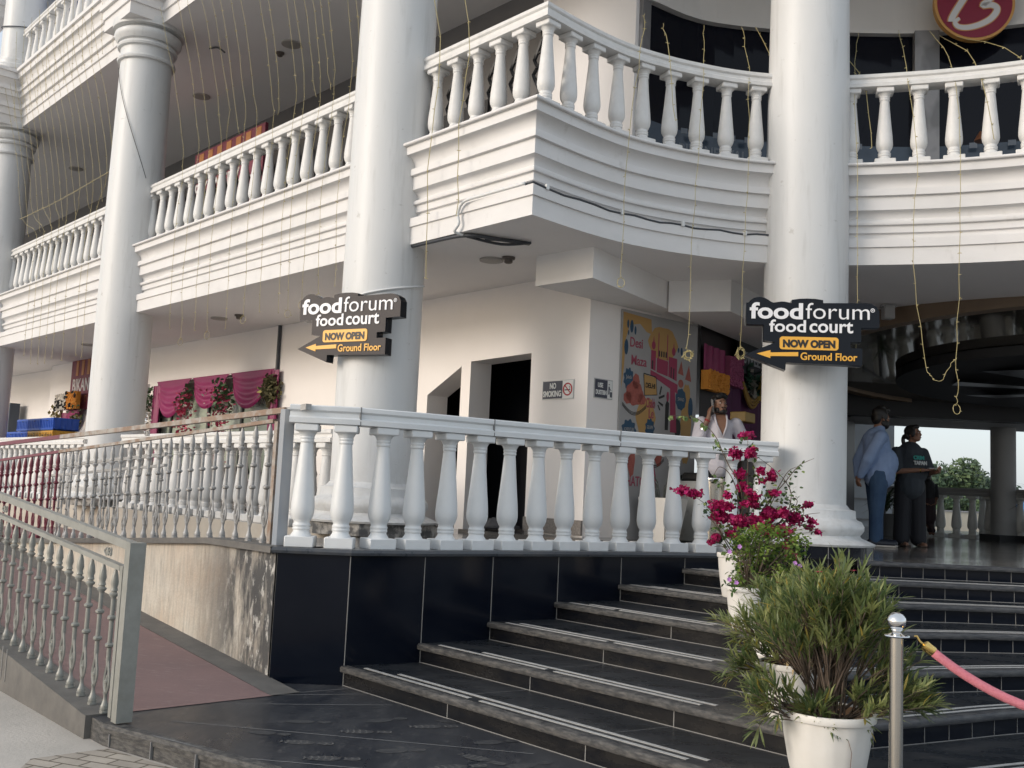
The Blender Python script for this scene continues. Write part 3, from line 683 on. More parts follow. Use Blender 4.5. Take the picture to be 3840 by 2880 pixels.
# ================================================================ BALUSTRADES
def baluster_mesh(h, name, mt, k=1.0, n=20):
    b = MB()
    pr = [(.085, .088), (.078, .10), (.066, .118), (.062, .135), (.068, .140), (.070, .150), (.066, .160), (.068, .166), (.070, .178), (.064, .188), (.062, .205),
          (.074, .225), (.086, .255), (.091, .29), (.0905, .33), (.086, .40), (.075, .52), (.064, .65), (.055, .77), (.0495, .842), (.0525, .846), (.0565, .853), (.0565, .861), (.053, .867), (.0535, .874), (.0575, .880), (.0575, .889), (.055, .895), (.060, .908), (.070, .928), (.082, .94)]
    b.lathe([(r * k, z * h) for r, z in pr], n)
    b.box((0, 0, .0445 * h), (.222 * k, .222 * k, .089 * h), bev=.006)
    b.box((0, 0, .968 * h), (.186 * k, .186 * k, .060 * h), bev=.008)
    return b.mesh(name, mt, 40)
RP = [(-.088, 0), (-.104, .004), (-.106, .042), (-.086, .056), (-.084, .088), (-.098, .098), (-.102, .104), (-.102, .134), (-.094, .142), (.094, .142), (.102, .134), (.102, .104), (.098, .098), (.084, .088), (.086, .056), (.106, .042), (.104, .004), (.088, 0)]
GB = baluster_mesh(.95, "turned_baluster", GBALW, n=24)
RB = baluster_mesh(.93, "turned_baluster", BALW, n=18)
UB = baluster_mesh(.85, "turned_baluster", BALW, k=.93, n=18)
def rail(path, z, parent, mt, k=1.0, hz=1.0):
    b = MB(); b.sweep(path, [(o * k, z + q * hz) for o, q in RP], 0, closed_prof=True); return b.build("rail", mt, parent, smooth=30)
def place_balusters(t, me, path, spacing, z, first=.1, rot=None, jitter=.01, last=None):
    P = [Vector((p[0], p[1], 0)) for p in path]; acc = 0; nxt = first; rs = random.Random(len(P) + int(z * 10)); n = 0
    total = sum((q - p).length for p, q in zip(P[:-1], P[1:]))
    for p, q in zip(P[:-1], P[1:]):
        L = (q - p).length; d = (q - p) / L
        while nxt <= acc + L:
            if last is not None and nxt > total - last: return n
            x = p + d * (nxt - acc)
            a = math.atan2(d.y, d.x) + rs.uniform(-.03, .03)
            link("baluster", me, t, Matrix.Translation((x.x + rs.uniform(-jitter, jitter) * .5, x.y, z)) @ Matrix.Rotation(a, 4, 'Z'))
            nxt += spacing; n += 1
        acc += L
    return n

# front run on the terrace edge
TWV = [Vector((*p, 0)) for p in TW]
def rep(path): return [(p.x, p.y) for p in path]
fr = offset_path(TWV, .17); fr[0] = fr[0] + (fr[1] - fr[0]).normalized() * .10
end = Vector((2.60, 9.97, 0)); fr = fr[:-1] + [Vector((2.1, 9.83, 0)), end]
t = thing("balustrade", "front balustrade of thick white turned balusters above the black granite wall", "balustrade")
rail(rep([fr[0] - (fr[1] - fr[0]).normalized() * .09] + fr[1:]), 1.95, t, GBALW)
nb = place_balusters(t, GB, rep(fr), .305, H, first=.04, last=.12)
# joint lines of the rail
b = MB()
for i in (1, 3, 5):
    d = (fr[i + 1] - fr[i]).normalized(); b.box((fr[i].x, fr[i].y, 2.021), (.008, .211, .143), rz=math.atan2(d.y, d.x))
b.build("rail_joint", GROUTD, t)

def grille_mesh(h):
    """cast iron teardrop panel that fills the gap between two balusters"""
    b = MB()
    def lp(pts, r=.014): b.tube([(x, 0, z * h) for x, z in pts], r, 5)
    b.tube([(0, 0, .0), (0, 0, .42 * h)], .030, 6); b.tube([(0, 0, .86 * h), (0, 0, h)], .026, 6)
    for s in (-1, 1):
        lp([(0, .90), (s * .03, .80), (s * .075, .70), (s * .105, .64), (s * .075, .575), (0, .55)], .019)
        lp([(0, .54), (s * .075, .53), (s * .115, .47), (s * .085, .40), (s * .03, .28), (0, .16)], .019)
        lp([(s * .065, .71), (0, .715)]); lp([(s * .085, .41), (0, .415)])
        lp([(0, .30), (s * .06, .20), (s * .10, .10), (s * .06, .02)], .016)
    b.box((0, 0, .548 * h), (.06, .03, .06)); b.box((0, 0, .01), (.24, .02, .02))
    return b.mesh("cast_iron_teardrops", IRON)
GR = grille_mesh(.85)
def run(label, u0, u1, w_, z, me, spacing, zr, parentmat=BALW, grille=True, name="balustrade", group="straight balustrade runs of the left wing", hz=1.0):
    t = thing(name, label, "balustrade", group=None)
    path = [tuple(uw(u0, w_)[:2]), tuple(uw(u1, w_)[:2])]
    rail(path, zr, t, parentmat, hz=hz)
    n = int(abs(u1 - u0) / spacing); f = (abs(u1 - u0) - (n - 1) * spacing) / 2
    place_balusters(t, me, path, spacing, z, first=f)
    if grille:
        for i in range(n - 1):
            a = u0 - (f + (i + .5) * spacing) * (1 if u0 > u1 else -1)
            link("grille", GR, t, UW @ Matrix.Translation((a, w_ + .10, z + .04)))
    return t
run("ground floor balustrade behind the rusty railing, next to the arrow sign column", UC[1] - .72, UC[0] + .55, 5.97, H, RB, .315, 1.93)
run("ground floor balustrade at far left below the blue crates", UC[2] - .7, UC[1] + .72, 5.97, H, RB, .315, 1.93)
b = MB()
for a in (UC[0], UC[1]): pass
# first floor
ZU = 5.02
run("first floor balustrade between the two left columns", UC[2] / SK - .05, UC[1] / SK + .05, 6.22, ZU, UB, .33, ZU + .85)
run("first floor balustrade hung with light strings left of the arrow sign column", UC[1] / SK - .05, UC[0] / SK + .05, 6.22, ZU, UB, .33, ZU + .85)
run("far first floor balustrade at the left edge of the photo", UC[3] / SK - .05, UC[2] / SK + .05, 6.22, ZU, UB, .33, ZU + .85)
fv = [Vector((p[0], p[1], 0)) for p in FRONT]
corner_i = 1
inn = offset_path(fv, .07)
t = thing("balustrade", "first floor balustrade turning the projecting corner and sweeping round over the entrance", "balustrade")
cpt = Vector((.174, 9.067, 0)); cv = [p for p in inn[corner_i:-1] if p.x > .26]
pa = [tuple(uw(UC[0] / SK - .05, 6.22)[:2]), (cpt.x, cpt.y)] + rep(cv)
b = MB(); b.sweep(pa, [(o, ZU + .85 + q) for o, q in RP], 0, closed_prof=True); b.build("rail", BALW, t, smooth=30)
L = (Vector(pa[1]) - Vector(pa[0])).length
place_balusters(t, UB, pa[:2], .33, ZU, first=.16, last=.12)
place_balusters(t, UB, pa[1:], .335, ZU, first=.02)
for i in range(int(L / .33)):
    d = (Vector((*pa[1], 0)) - Vector((*pa[0], 0))).normalized(); p = Vector((*pa[0], 0)) + d * (.325 + i * .33)
    link("grille", GR, t, Matrix.Translation((p.x + .07, p.y + .07, ZU + .04)) @ UW)
# second floor run at the top left
t = run("topmost balustrade on the cornice at the upper left, blue board behind", UC[2] - .5, UC[1] + .2, 6.02, 9.70, UB, .42, 10.55, grille=False)

# far balustrade of the porch, with paired pale balusters against the light
FB = baluster_mesh(.80, "turned_baluster", mat("far_baluster_paint", (.55, .55, .53), .5, noise_col=(.45, .45, .43), nscale=8, namt=.4), n=14)
t = thing("balustrade", "shaded balustrade at the far edge of the porch in front of the tree", "balustrade")
pa = [(7.5, 20.6), (9.02, 19.0), (9.9, 17.6)]
rail(pa, H + .80, t, FARC); place_balusters(t, FB, pa, .30, H, first=.08)
for i in range(4):
    x, y = 8.0 + .34 * i, 20.35 - .36 * i
    link("baluster", FB, t, Matrix.Translation((x + .1, y + .25, H)))
t = thing("balustrade", "shaded balustrade right of the slim grey porch column", "balustrade")
pa = [(9.3, 18.9), (12.5, 18.2)]; rail(pa, H + .80, t, FARC); place_balusters(t, FB, pa, .30, H, first=.4)

# ================================================================ METAL RAILINGS
def spindle_mesh(h, name, mt):
    """cast spindle: bell foot, open leaf cage, ringed shaft, spear head"""
    b = MB()
    b.lathe([(.030, 0), (.030, .012), (.026, .014), (.029, .028), (.025, .03), (.026, .045), (.020, .055), (.012, .085), (.012, .11), (.018, .13)], 8)
    for s in (-1, 1): b.tube([(s * .006, 0, .12), (s * .028, 0, .155), (s * .038, 0, .195), (s * .032, 0, .235), (s * .016, 0, .285), (s * .004, 0, .34)], [.009, .010, .010, .010, .009, .008], 5)
    b.lathe([(.004, .145), (.012, .185), (.017, .188), (.017, .20), (.008, .205), (.006, .235)], 8)
    b.lathe([(.012, .29), (.0155, .34), (.015, h - .20)], 8)
    for z in (.44, .62): b.lathe([(.015, z * h / .95 - .018), (.029, z * h / .95 - .006), (.029, z * h / .95 + .006), (.015, z * h / .95 + .018)], 8)
    b.lathe([(.015, h - .20), (.018, h - .19), (.031, h - .175), (.031, h - .166), (.018, h - .156), (.018, h - .150), (.025, h - .145), (.019, h - .125), (.026, h - .10), (.020, h - .05), (.007, h)], 8)
    return b.mesh(name, mt, 45)
SPG = spindle_mesh(.92, "spindle", RAILG); SPW = spindle_mesh(.92, "spindle", RAILP); SPM = spindle_mesh(.92, "spindle", MAROON)
def rosette(mt):
    b = MB()
    for x in (-.035, .035): b.tube([(x + .02 * math.cos(a) * (1 + .25 * math.cos(3 * a)), 0, .02 * math.sin(a) * (1 + .25 * math.cos(3 * a))) for a in [i * math.pi / 8 for i in range(16)]], .006, 5, closed=True)
    b.box((0, 0, 0), (.02, .012, .05)); return b.mesh("rosette", mt)
RSG = rosette(RAILG); RSW = rosette(RAILP)
def sloped_bar(b, u0, z0, u1, z1, w_, wd, ht, m=0):
    p = [(u0, z0), (u1, z1)]
    vs = []
    for a, z in p:
        for dw, dz in ((-wd / 2, 0), (wd / 2, 0), (wd / 2, ht), (-wd / 2, ht)): vs.append(uw(a, w_ + dw, z + dz))
    b.add(vs, [(0, 1, 2, 3), (7, 6, 5, 4), (0, 4, 5, 1), (1, 5, 6, 2), (2, 6, 7, 3), (3, 7, 4, 0)], m)
def uwbox(b, a, w_, z, d, m=0): b.box((0, 0, 0), d, m, M=UW @ Matrix.Translation((a, w_, z)))
# near railing on the kerb
RW = 2.56
t = thing("ramp_railing", "grey painted metal railing with spear topped spindles on the outer kerb", "railing")
def zk(a): return rampz(a) + .012
b = MB(); sloped_bar(b, 6.22, 1.03, 12.5, 1.03 + 6.3 * .078, RW, .055, .05); b.build("top_rail", RAILG, t)
b = MB(); sloped_bar(b, 6.36, .895, 12.5, .895 + 6.14 * .078, RW, .045, .032); b.build("lower_rail", RAILG, t)
b = MB(); uwbox(b, 6.19, RW, .545, (.075, .10, 1.07)); b.build("post", RAILG, t)
b = MB(); uwbox(b, 6.325, RW, .47, (.045, .05, .915)); b.build("post", RAILG, t)
a = 6.47
while a < 11.6:
    z0 = max(zk(a), .012); h_ = (.895 + (a - 6.36) * .078) - z0
    link("spindle", SPG, t, UW @ Matrix.Translation((a, RW, z0)) @ Matrix.Scale(h_ / .92, 4, (0, 0, 1))); a += .205
for a in (6.62, 8.85, 11.0): link("rosette", RSG, t, UW @ Matrix.Translation((a, RW, .975 + (a - 6.36) * .078)))
# upper railing along the retaining wall: rusty grey, maroon repaint at its far end
RW2 = 4.05
t = thing("ramp_railing", "rust streaked grey railing above the stained wall, its far end painted maroon", "railing")
def zt(a): return 2.045 - .0365 * (a - 7.1) if False else 2.03 + (1.80 - 2.03) * (a - 7.1) / 7.0
def zl2(a): return 1.955 + (1.60 - 1.955) * (a - 7.28) / 6.8
US = 12.15
b = MB(); sloped_bar(b, 7.09, zt(7.09), US, zt(US), RW2, .05, .045); sloped_bar(b, 6.80, zt(7.09) + .02, 7.09, zt(7.09) + .0, RW2 + .02, .05, .045, 1); b.build("top_rail", [RUST, RAILP], t)
b = MB(); sloped_bar(b, 7.26, zl2(7.26), US, zl2(US), RW2, .042, .03); b.build("lower_rail", RUST, t)
b = MB(); sloped_bar(b, US, zt(US), 15, zt(15), RW2, .05, .045); o = b.build("top_rail", MAROON, t); o["label"] = "maroon painted end of the top rail"
b = MB(); sloped_bar(b, US, zl2(US), 15, zl2(15), RW2, .042, .03); o = b.build("lower_rail", MAROON, t); o["label"] = "maroon painted end of the lower rail"
b = MB(); uwbox(b, 7.07, RW2, 1.53, (.07, .09, 1.055)); b.build("post", mat("blue_grey_post", (.27, .30, .34), .5, noise_col=(.36, .36, .36), nscale=8, namt=.7, stretch=(1, 1, .2), metal=.2), t)
b = MB(); uwbox(b, 7.20, RW2, 1.485, (.05, .05, .96)); b.build("post", RUST, t)
a = 7.33
while a < 14.8:
    z0 = upz(a); h_ = zl2(a) - z0
    o = link("spindle", SPM if a > US else SPW, t, UW @ Matrix.Translation((a, RW2, z0)) @ Matrix.Scale(h_ / .92, 4, (0, 0, 1))); a += .232
for a in (7.6, 9.75, 11.4): link("rosette", RSW, t, UW @ Matrix.Translation((a, RW2, (zt(a) + zl2(a)) / 2 + .015)))
# a third, lower grey railing on the switchback landing
t = thing("ramp_railing", "small grey railing behind the maroon railing on the turn of the ramp", "railing")
b = MB(); sloped_bar(b, 11.2, 1.72, 15.5, 1.50, 4.9, .045, .04); b.build("top_rail", RAILP, t)
b = MB(); sloped_bar(b, 11.2, 1.60, 15.5, 1.38, 4.9, .04, .03); b.build("lower_rail", RAILP, t)
a = 11.3
while a < 15.3:
    z0 = upz(a); h_ = 1.60 - .051 * (a - 11.2) - z0; link("spindle", SPW, t, UW @ Matrix.Translation((a, 4.9, z0)) @ Matrix.Scale(h_ / .92, 4, (0, 0, 1))); a += .33
# ================================================================ SIGNS
def polyplate(b, poly, y0, y1, m=0, M=None, ms=None):
    """poly in local (x,z), thickness along y from y0 (front) to y1"""
    n = len(poly)
    f = [(p[0], y0, p[1]) for p in poly]; k = [(p[0], y1, p[1]) for p in poly]
    b.add(f, [tuple(range(n))], m, M); b.add(k, [tuple(reversed(range(n)))], m if ms is None else ms, M)
    b.add(f + k, [(i, n + i, n + (i + 1) % n, (i + 1) % n) for i in range(n)], m if ms is None else ms, M)
def rrect(x0, z0, x1, z1, r, n=6):
    out = []
    for cx, cz, a0 in ((x1 - r, z1 - r, 0), (x0 + r, z1 - r, 90), (x0 + r, z0 + r, 180), (x1 - r, z0 + r, 270)):
        for i in range(n + 1): a = R(a0 + 90 * i / n); out.append((cx + r * math.cos(a), cz + r * math.sin(a)))
    return out
def sx(px, py): py2 = py - .025 * (px - 1150); return ((px - 1150) / 1487.0, -(py2 - 640) / 1487.0)
OUT = [(225, 205), (258, 200), (285, 165), (330, 135), (375, 122), (430, 120), (480, 132), (530, 160), (575, 192), (610, 205), (660, 198), (720, 190), (770, 192), (830, 206), (865, 214), (868, 166), (980, 152), (1080, 149), (1200, 155), (1305, 174), (1308, 217), (1900, 222), (1980, 235), (2045, 275), (2085, 345), (2088, 577), (1838, 580), (1838, 785), (1690, 785), (1690, 872), (1855, 875), (1855, 1125), (800, 1082), (792, 1192), (222, 965), (450, 868), (650, 785), (480, 757), (478, 530), (235, 520), (225, 470)]
OUTL = [sx(*p) for p in OUT]
bpn = MB(); polyplate(bpn, OUTL, -.055, .055, 0, ms=1); ME_PANEL = bpn.mesh("sign_panel", [SIGNB, SIGNB], fixn=True)
bpn = MB()
ring = OUTL + [OUTL[0]]
bpn.tube([(x, .056, z) for x, z in ring], .004, 5); ME_EDGE = bpn.mesh("sign_trim", SIGNE)
ME_PILL = MB(); x0, z0 = sx(705, 888); x1, z1 = sx(1525, 722); polyplate(ME_PILL, rrect(x0, z0, x1, z1, .028), -.062, -.054); ME_PILL = ME_PILL.mesh("sign_pill", ORNG)
ME_ARROW = MB(); polyplate(ME_ARROW, [sx(*p) for p in ((385, 950), (578, 1018), (578, 987), (968, 990), (968, 930), (578, 935), (578, 902))], -.060, -.054); ME_ARROW = ME_ARROW.mesh("sign_arrow", ORNG)
def word(name, s, px0, px1, py, size, mt, bold=0.0, shear=0.0, hz=None, ext=.004):
    x0, z0 = sx(px0, py); me = text_mesh(s, size, ext, bold, shear, 1.0, w=(px1 - px0) / 1487.0, mat=mt)
    if hz:
        h = max(v.co.z for v in me.vertices)
        for v in me.vertices: v.co.z *= hz / h
    for v in me.vertices: v.co += Vector((x0, -.0585, z0))
    me.name = name; return me
BROWNB = mat("sign_letter_black", (.02, .017, .015), .5)
WORDS = [("letters", word("w1", "food", 275, 1025, 428, .26, LETW, .007, hz=.155)), ("letters", word("w2", "forum", 1065, 1950, 444, .24, LETW, -.001, hz=.155)),
         ("letters", word("w3", "food", 555, 1070, 628, .18, LETW, .003, hz=.118)), ("letters", word("w4", "court", 1120, 1725, 640, .18, LETW, .003, hz=.106)),
         ("letters", word("w5", "NOW OPEN", 750, 1480, 852, .1, BROWNB, .006, hz=.072, ext=.006)), ("letters", word("w6", "Ground Floor", 1000, 1785, 1040, .12, ORNG, .002, hz=.072))]
bpn = MB(); xr, zr = sx(1992, 330); bpn.tube([(xr + .017 * math.cos(a), -.058, zr + .017 * math.sin(a)) for a in [i * math.pi / 8 for i in range(16)]], .0035, 5, closed=True)
bpn.box((xr - .004, -.058, zr), (.004, .006, .016)); bpn.box((xr + .002, -.058, zr + .005), (.008, .006, .004)); bpn.box((xr + .003, -.058, zr - .003), (.004, .006, .010)); ME_REG = bpn.mesh("sign_reg", LETW)
def arrow_sign(M, label, face):
    t = thing("arrow_sign", label, "sign", M, "twin arrow signs on the columns")
    pm = ME_PANEL if face is None else ME_PANEL.copy()
    if face: pm.materials[0] = face
    link("panel", pm, t); link("trim", ME_EDGE, t); link("pill", ME_PILL, t); link("arrow", ME_ARROW, t); link("registered_mark", ME_REG, t)
    for n, me in WORDS: link(n, me, t)
    b = MB()
    for x, z in ((-.2, .18), (.25, .18), (.05, -.2)): b.box((x, .13, z), (.03, .16, .03))
    b.build("bracket", SIGNE, t); return t
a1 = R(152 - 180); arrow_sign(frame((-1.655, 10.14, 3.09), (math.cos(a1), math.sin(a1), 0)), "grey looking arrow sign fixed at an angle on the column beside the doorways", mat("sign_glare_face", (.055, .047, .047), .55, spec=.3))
a2 = R(172 - 180); arrow_sign(frame((2.875, 9.72, 3.155), (math.cos(a2), math.sin(a2), 0)), "deep black arrow sign facing the viewer on the column beside the flowers", None)

# small door plates
PLATE = mat("plate_navy", (.035, .04, .065), .4); PLW = mat("plate_white", (.72, .72, .70), .4); REDS = mat("plate_red", (.45, .03, .04), .4)
t = thing("wall_sign", "no smoking plate with red barred circle on the pale wall by the door", "sign", frame(uw(8.12, WW - .006, 2.665), -uu))
b = MB(); b.box((0, 0, 0), (.50, .010, .22)); b.build("frame", SIGNE, t)
b = MB(); b.box((-.085, -.006, 0), (.31, .006, .20)); b.build("panel", PLATE, t)
b = MB(); b.box((.16, -.006, 0), (.165, .006, .20)); b.build("panel", PLW, t)
link("letters", text_mesh("NO", .09, .002, .003, w=.10, mat=PLW), t, Matrix.Translation((-.125, -.010, .015)))
link("letters", text_mesh("SMOKING", .09, .002, .003, w=.29, mat=PLW), t, Matrix.Translation((-.23, -.010, -.075)))
b = MB(); b.tube([(.16 + .066 * math.cos(a), -.011, .066 * math.sin(a)) for a in [i * math.pi / 10 for i in range(20)]], .008, 6, closed=True); b.tube([(.16 - .045, -.011, .045), (.16 + .045, -.011, -.045)], .006, 5); b.build("barred_circle", REDS, t)
b = MB(); b.box((.155, -.0105, -.008), (.085, .003, .012)); b.tube([(.19, -.0105, .0), (.195, -.0105, .02), (.185, -.0105, .035)], .003, 5); b.build("cigarette", BROWNB, t)
t = thing("wall_sign", "use dustbin plate with litter pictogram on the side of the pier", "sign", frame(Vector(uw(7.664, 8.33, 2.68)), ww))
b = MB(); b.box((0, 0, 0), (.30, .010, .22)); b.build("frame", SIGNE, t)
b = MB(); b.box((-.04, -.006, 0), (.20, .006, .20)); b.build("panel", PLATE, t)
b = MB(); b.box((.10, -.006, 0), (.08, .006, .20)); b.build("panel", PLW, t)
link("letters", text_mesh("USE", .07, .002, .002, w=.085, mat=PLW), t, Matrix.Translation((-.10, -.010, .015)))
link("letters", text_mesh("DUSTBIN", .07, .002, .002, w=.175, mat=PLW), t, Matrix.Translation((-.13, -.010, -.065)))
b = MB(); b.box((.085, -.0105, -.01), (.018, .003, .09)); b.lathe([(.012, 0), (.001, .012)], 10, (.085, -.0105, .052)); b.box((.12, -.0105, -.055), (.03, .003, .06)); b.tube([(.085, -.0105, .02), (.12, -.0105, -.01)], .004, 4); b.build("pictogram", PLATE, t)

# round logo board over the shopfront
t = thing("logo_board", "round dark red board with an orange rim and white script letter", "sign", frame((5.56, 12.1, 7.817), (.995, -.10, 0)))
b = MB(); b.lathe([(.485, -.04), (.485, .04)], 64, M=Matrix.Rotation(R(90), 4, 'X')); b.build("rim", mat("orange_rim", (.50, .26, .07), .5), t)
b = MB(); b.lathe([(.452, .041), (.452, .046)], 64, M=Matrix.Rotation(R(90), 4, 'X')); b.build("panel", mat("dark_red_panel", (.20, .006, .03), .45), t)
def stroke(b, pts, wd, y, m=0):
    P = [Vector((x, 0, z)) for x, z in pts]; L_, R_ = [], []
    for i, p in enumerate(P):
        d = (P[min(i + 1, len(P) - 1)] - P[max(i - 1, 0)]).normalized(); n = Vector((-d.z, 0, d.x)); w_ = wd[i] if hasattr(wd, '__len__') else wd
        L_.append(p + n * w_ / 2); R_.append(p - n * w_ / 2)
    for i in range(len(P) - 1): b.add([(v.x, y, v.z) for v in (L_[i], L_[i + 1], R_[i + 1], R_[i])], [(0, 1, 2, 3)], m)
def lg(pts): return [((x - 1797) / 322 * .465, -(y - 38) / 322 * .465) for x, y in pts]
STEM = [(v.x, v.y) for v in spline([Vector((*p, 0)) for p in lg([(1800, -180), (1760, -90), (1700, 10), (1640, 110), (1605, 180), (1600, 212)])], 5)]
BOWL = [(v.x, v.y) for v in spline([Vector((*p, 0)) for p in lg([(1850, -120), (1930, -180), (2000, -150), (1990, -70), (1920, 10), (1860, 65), (1930, 60), (1975, 85), (1970, 130), (1920, 190), (1830, 240), (1730, 265), (1655, 255), (1630, 215), (1668, 180)])], 5)]
b = MB(); stroke(b, STEM, .105, -.050); stroke(b, BOWL, [.05 + .05 * math.sin(math.pi * i / (len(BOWL) - 1)) ** .5 for i in range(len(BOWL))], -.053); b.build("outline", mat("orange_outline", (.52, .25, .10), .5), t, fixn=False)
b = MB(); stroke(b, STEM, .075, -.056); stroke(b, BOWL, [.03 + .045 * math.sin(math.pi * i / (len(BOWL) - 1)) ** .5 for i in range(len(BOWL))], -.058); b.build("script_letter", mat("logo_white", (.55, .54, .54), .5), t, fixn=False)

# shop boards on the left
MARO = mat("maroon_board", (.17, .025, .05), .55, noise_col=(.14, .02, .04), nscale=4, namt=.5); ORGS = mat("board_orange_stripe", (.42, .17, .05), .55); LETG = mat("board_letter", (.58, .56, .56), .5)  # board colours dimmed, the deep shade around them is in the paint
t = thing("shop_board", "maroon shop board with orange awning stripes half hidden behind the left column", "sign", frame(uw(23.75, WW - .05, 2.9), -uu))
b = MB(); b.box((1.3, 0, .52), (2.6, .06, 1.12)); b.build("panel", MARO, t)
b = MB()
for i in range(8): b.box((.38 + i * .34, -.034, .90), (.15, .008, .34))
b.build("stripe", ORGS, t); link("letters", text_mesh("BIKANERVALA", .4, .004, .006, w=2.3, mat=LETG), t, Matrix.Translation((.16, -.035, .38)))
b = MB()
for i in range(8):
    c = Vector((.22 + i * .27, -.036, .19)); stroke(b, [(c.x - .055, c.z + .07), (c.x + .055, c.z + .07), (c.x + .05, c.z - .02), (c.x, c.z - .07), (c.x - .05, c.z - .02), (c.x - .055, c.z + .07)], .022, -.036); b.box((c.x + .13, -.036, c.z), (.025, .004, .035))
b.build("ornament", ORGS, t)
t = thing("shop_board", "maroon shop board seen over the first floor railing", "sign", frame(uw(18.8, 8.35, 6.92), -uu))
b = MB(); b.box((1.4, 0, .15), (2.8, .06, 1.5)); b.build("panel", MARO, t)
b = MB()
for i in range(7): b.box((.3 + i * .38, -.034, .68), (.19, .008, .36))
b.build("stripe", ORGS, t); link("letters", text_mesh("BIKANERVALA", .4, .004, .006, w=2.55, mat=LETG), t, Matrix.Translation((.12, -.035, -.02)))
t = thing("shop_board", "blue board with white rounded letters above the top cornice", "sign", frame(uw(26.3, 7.0, 10.9), -uu))
b = MB(); b.box((2.3, 0, 1.6), (4.6, .08, 3.4)); b.build("panel", mat("blue_board", (.03, .075, .21), .4), t)
link("letters", text_mesh("Cafe", 1.0, .01, .02, w=1.9, mat=LETW), t, Matrix.Translation((.8, -.05, 1.05)))
t = thing("shop_board", "dark board reading sweets over the shopfront in the shade", "sign", frame(S0 + SD * 1.0 - SN * -.0 + Vector((.1, -.1, 3.29)), SD))
b = MB(); b.box((2.2, 0, .13), (4.4, .05, .42)); b.build("panel", mat("board_black", (.015, .017, .022), .5), t)
link("letters", text_mesh("SWEETS  •  CHAAT  •  VEGETARIAN", .22, .004, .003, w=4.1, mat=mat("board_dim_letter", (.30, .31, .33), .5)), t, Matrix.Translation((.1, -.03, .06)))

# mural on the pier
MUW = mat("mural_ground", (.34, .335, .33), .6, noise_col=(.30, .29, .29), nscale=2, namt=.5); MUO = mat("mural_orange", (.42, .25, .085), .6); MUR = mat("mural_red", (.30, .035, .085), .6); MUP = mat("mural_pink_letter", (.33, .06, .10), .6)
MUB = mat("mural_teal", (.02, .065, .12), .6); MUK = mat("mural_black", (.02, .02, .02), .6); MUS = mat("mural_salmon", (.36, .10, .075), .6, noise_col=(.25, .06, .05), nscale=25, namt=.8); MUY = mat("mural_yellow", (.35, .32, .06), .6)
MO = 8.60
t = thing("mural", "painted food mural panel with pink lettering and a red fort on the pier", "mural", frame(uw(7.655, MO, 0), ww))
b = MB(); b.box((.69, 0, 2.32), (1.40, .02, 2.62)); b.build("panel", MUW, t)
def mp(pts): return [(p[0] - MO, p[1]) for p in pts]
def mfill(b, pts, y, m=0): b.add([(x, y, z) for x, z in mp(pts)], [tuple(range(len(pts)))], m)
def mell(b, c, rx, rz, y, m=0, n=20, wob=0.0, k=6):
    b.add([(c[0] - MO + rx * math.cos(2 * math.pi * i / n) * (1 + wob * math.cos(k * 2 * math.pi * i / n)), y, c[1] + rz * math.sin(2 * math.pi * i / n) * (1 + wob * math.cos(k * 2 * math.pi * i / n))) for i in range(n)], [tuple(range(n))], m)
b = MB(); mfill(b, [(8.605, 3.6), (9.1, 3.58), (9.12, 3.4), (9.02, 3.42), (8.9, 3.5), (8.72, 3.46), (8.66, 3.3), (8.64, 2.95), (8.605, 2.7)], -.0115); mell(b, (9.05, 2.42), .17, .24, -.0115, wob=.08); mell(b, (9.33, 3.32), .27, .2, -.0115, wob=.05); mell(b, (9.80, 2.4), .10, .5, -.0115, wob=.06); b.build("blob", MUO, t, fixn=False)
b = MB()
for c, rx, rz in (((8.755, 3.45), .03, .075), ((8.69, 3.47), .018, .05), ((8.82, 3.41), .018, .05), ((8.67, 3.2), .035, .09), ((8.7, 3.37), .012, .03), ((9.62, 3.28), .016, .03), ((9.68, 3.27), .02, .05), ((9.74, 3.25), .012, .03), ((9.88, 2.6), .045, .13)): mell(b, c, rx, rz, -.0125)
for c, rx, rz, w_ in (((8.73, 2.84), .085, .12, .12), ((9.69, 2.69), .10, .13, .05), ((8.76, 2.25), .12, .12, .12), ((9.13, 2.30), .08, .11, .12)): mell(b, c, rx, rz, -.0125, wob=w_, n=40, k=9)
b.build("label_shape", MUB, t, fixn=False)
for s, x, z, w_, h in (("Desi", 8.735, 3.215, .22, .14), ("Maza", 8.765, 3.01, .27, .14), ("Chakh", 9.05, 2.54, .16, .08), ("Le", 9.10, 2.42, .09, .07), ("CHATORI", 8.66, 1.62, .5, .14)): link("letters", text_mesh(s, .16, .001, .002, w=w_, mat=MUP), t, Matrix.Translation((x - MO, -.0135, z)))
for s, x, z, w_ in (("Jalebi", 8.68, 2.84, .10), ("SWAD", 9.63, 2.67, .12), ("ADVENTURE", 8.67, 2.24, .18), ("GOLGAPPA", 9.075, 2.29, .11)): link("letters", text_mesh(s, .06, .001, 0, w=w_, mat=MUW), t, Matrix.Translation((x - MO, -.0145, z)))
b = MB()   # red fort outline: two domed towers, a central gate, sloping plinth
mfill(b, [(9.112, 3.0), (9.20, 2.98), (9.20, 3.22), (9.112, 3.22)], -.0125); mfill(b, [(9.22, 2.97), (9.43, 2.94), (9.43, 3.12), (9.22, 3.14)], -.0125); mfill(b, [(9.44, 2.94), (9.60, 2.90), (9.60, 3.17), (9.44, 3.18)], -.0125); mfill(b, [(9.11, 2.985), (9.62, 2.86), (9.62, 2.75), (9.11, 2.93)], -.013)
for x, z in ((9.155, 3.28), (9.53, 3.25)): mell(b, (x, z), .035, .05, -.0125); mfill(b, [(x - .012, z + .045), (x, z + .12), (x + .012, z + .045)], -.0125)
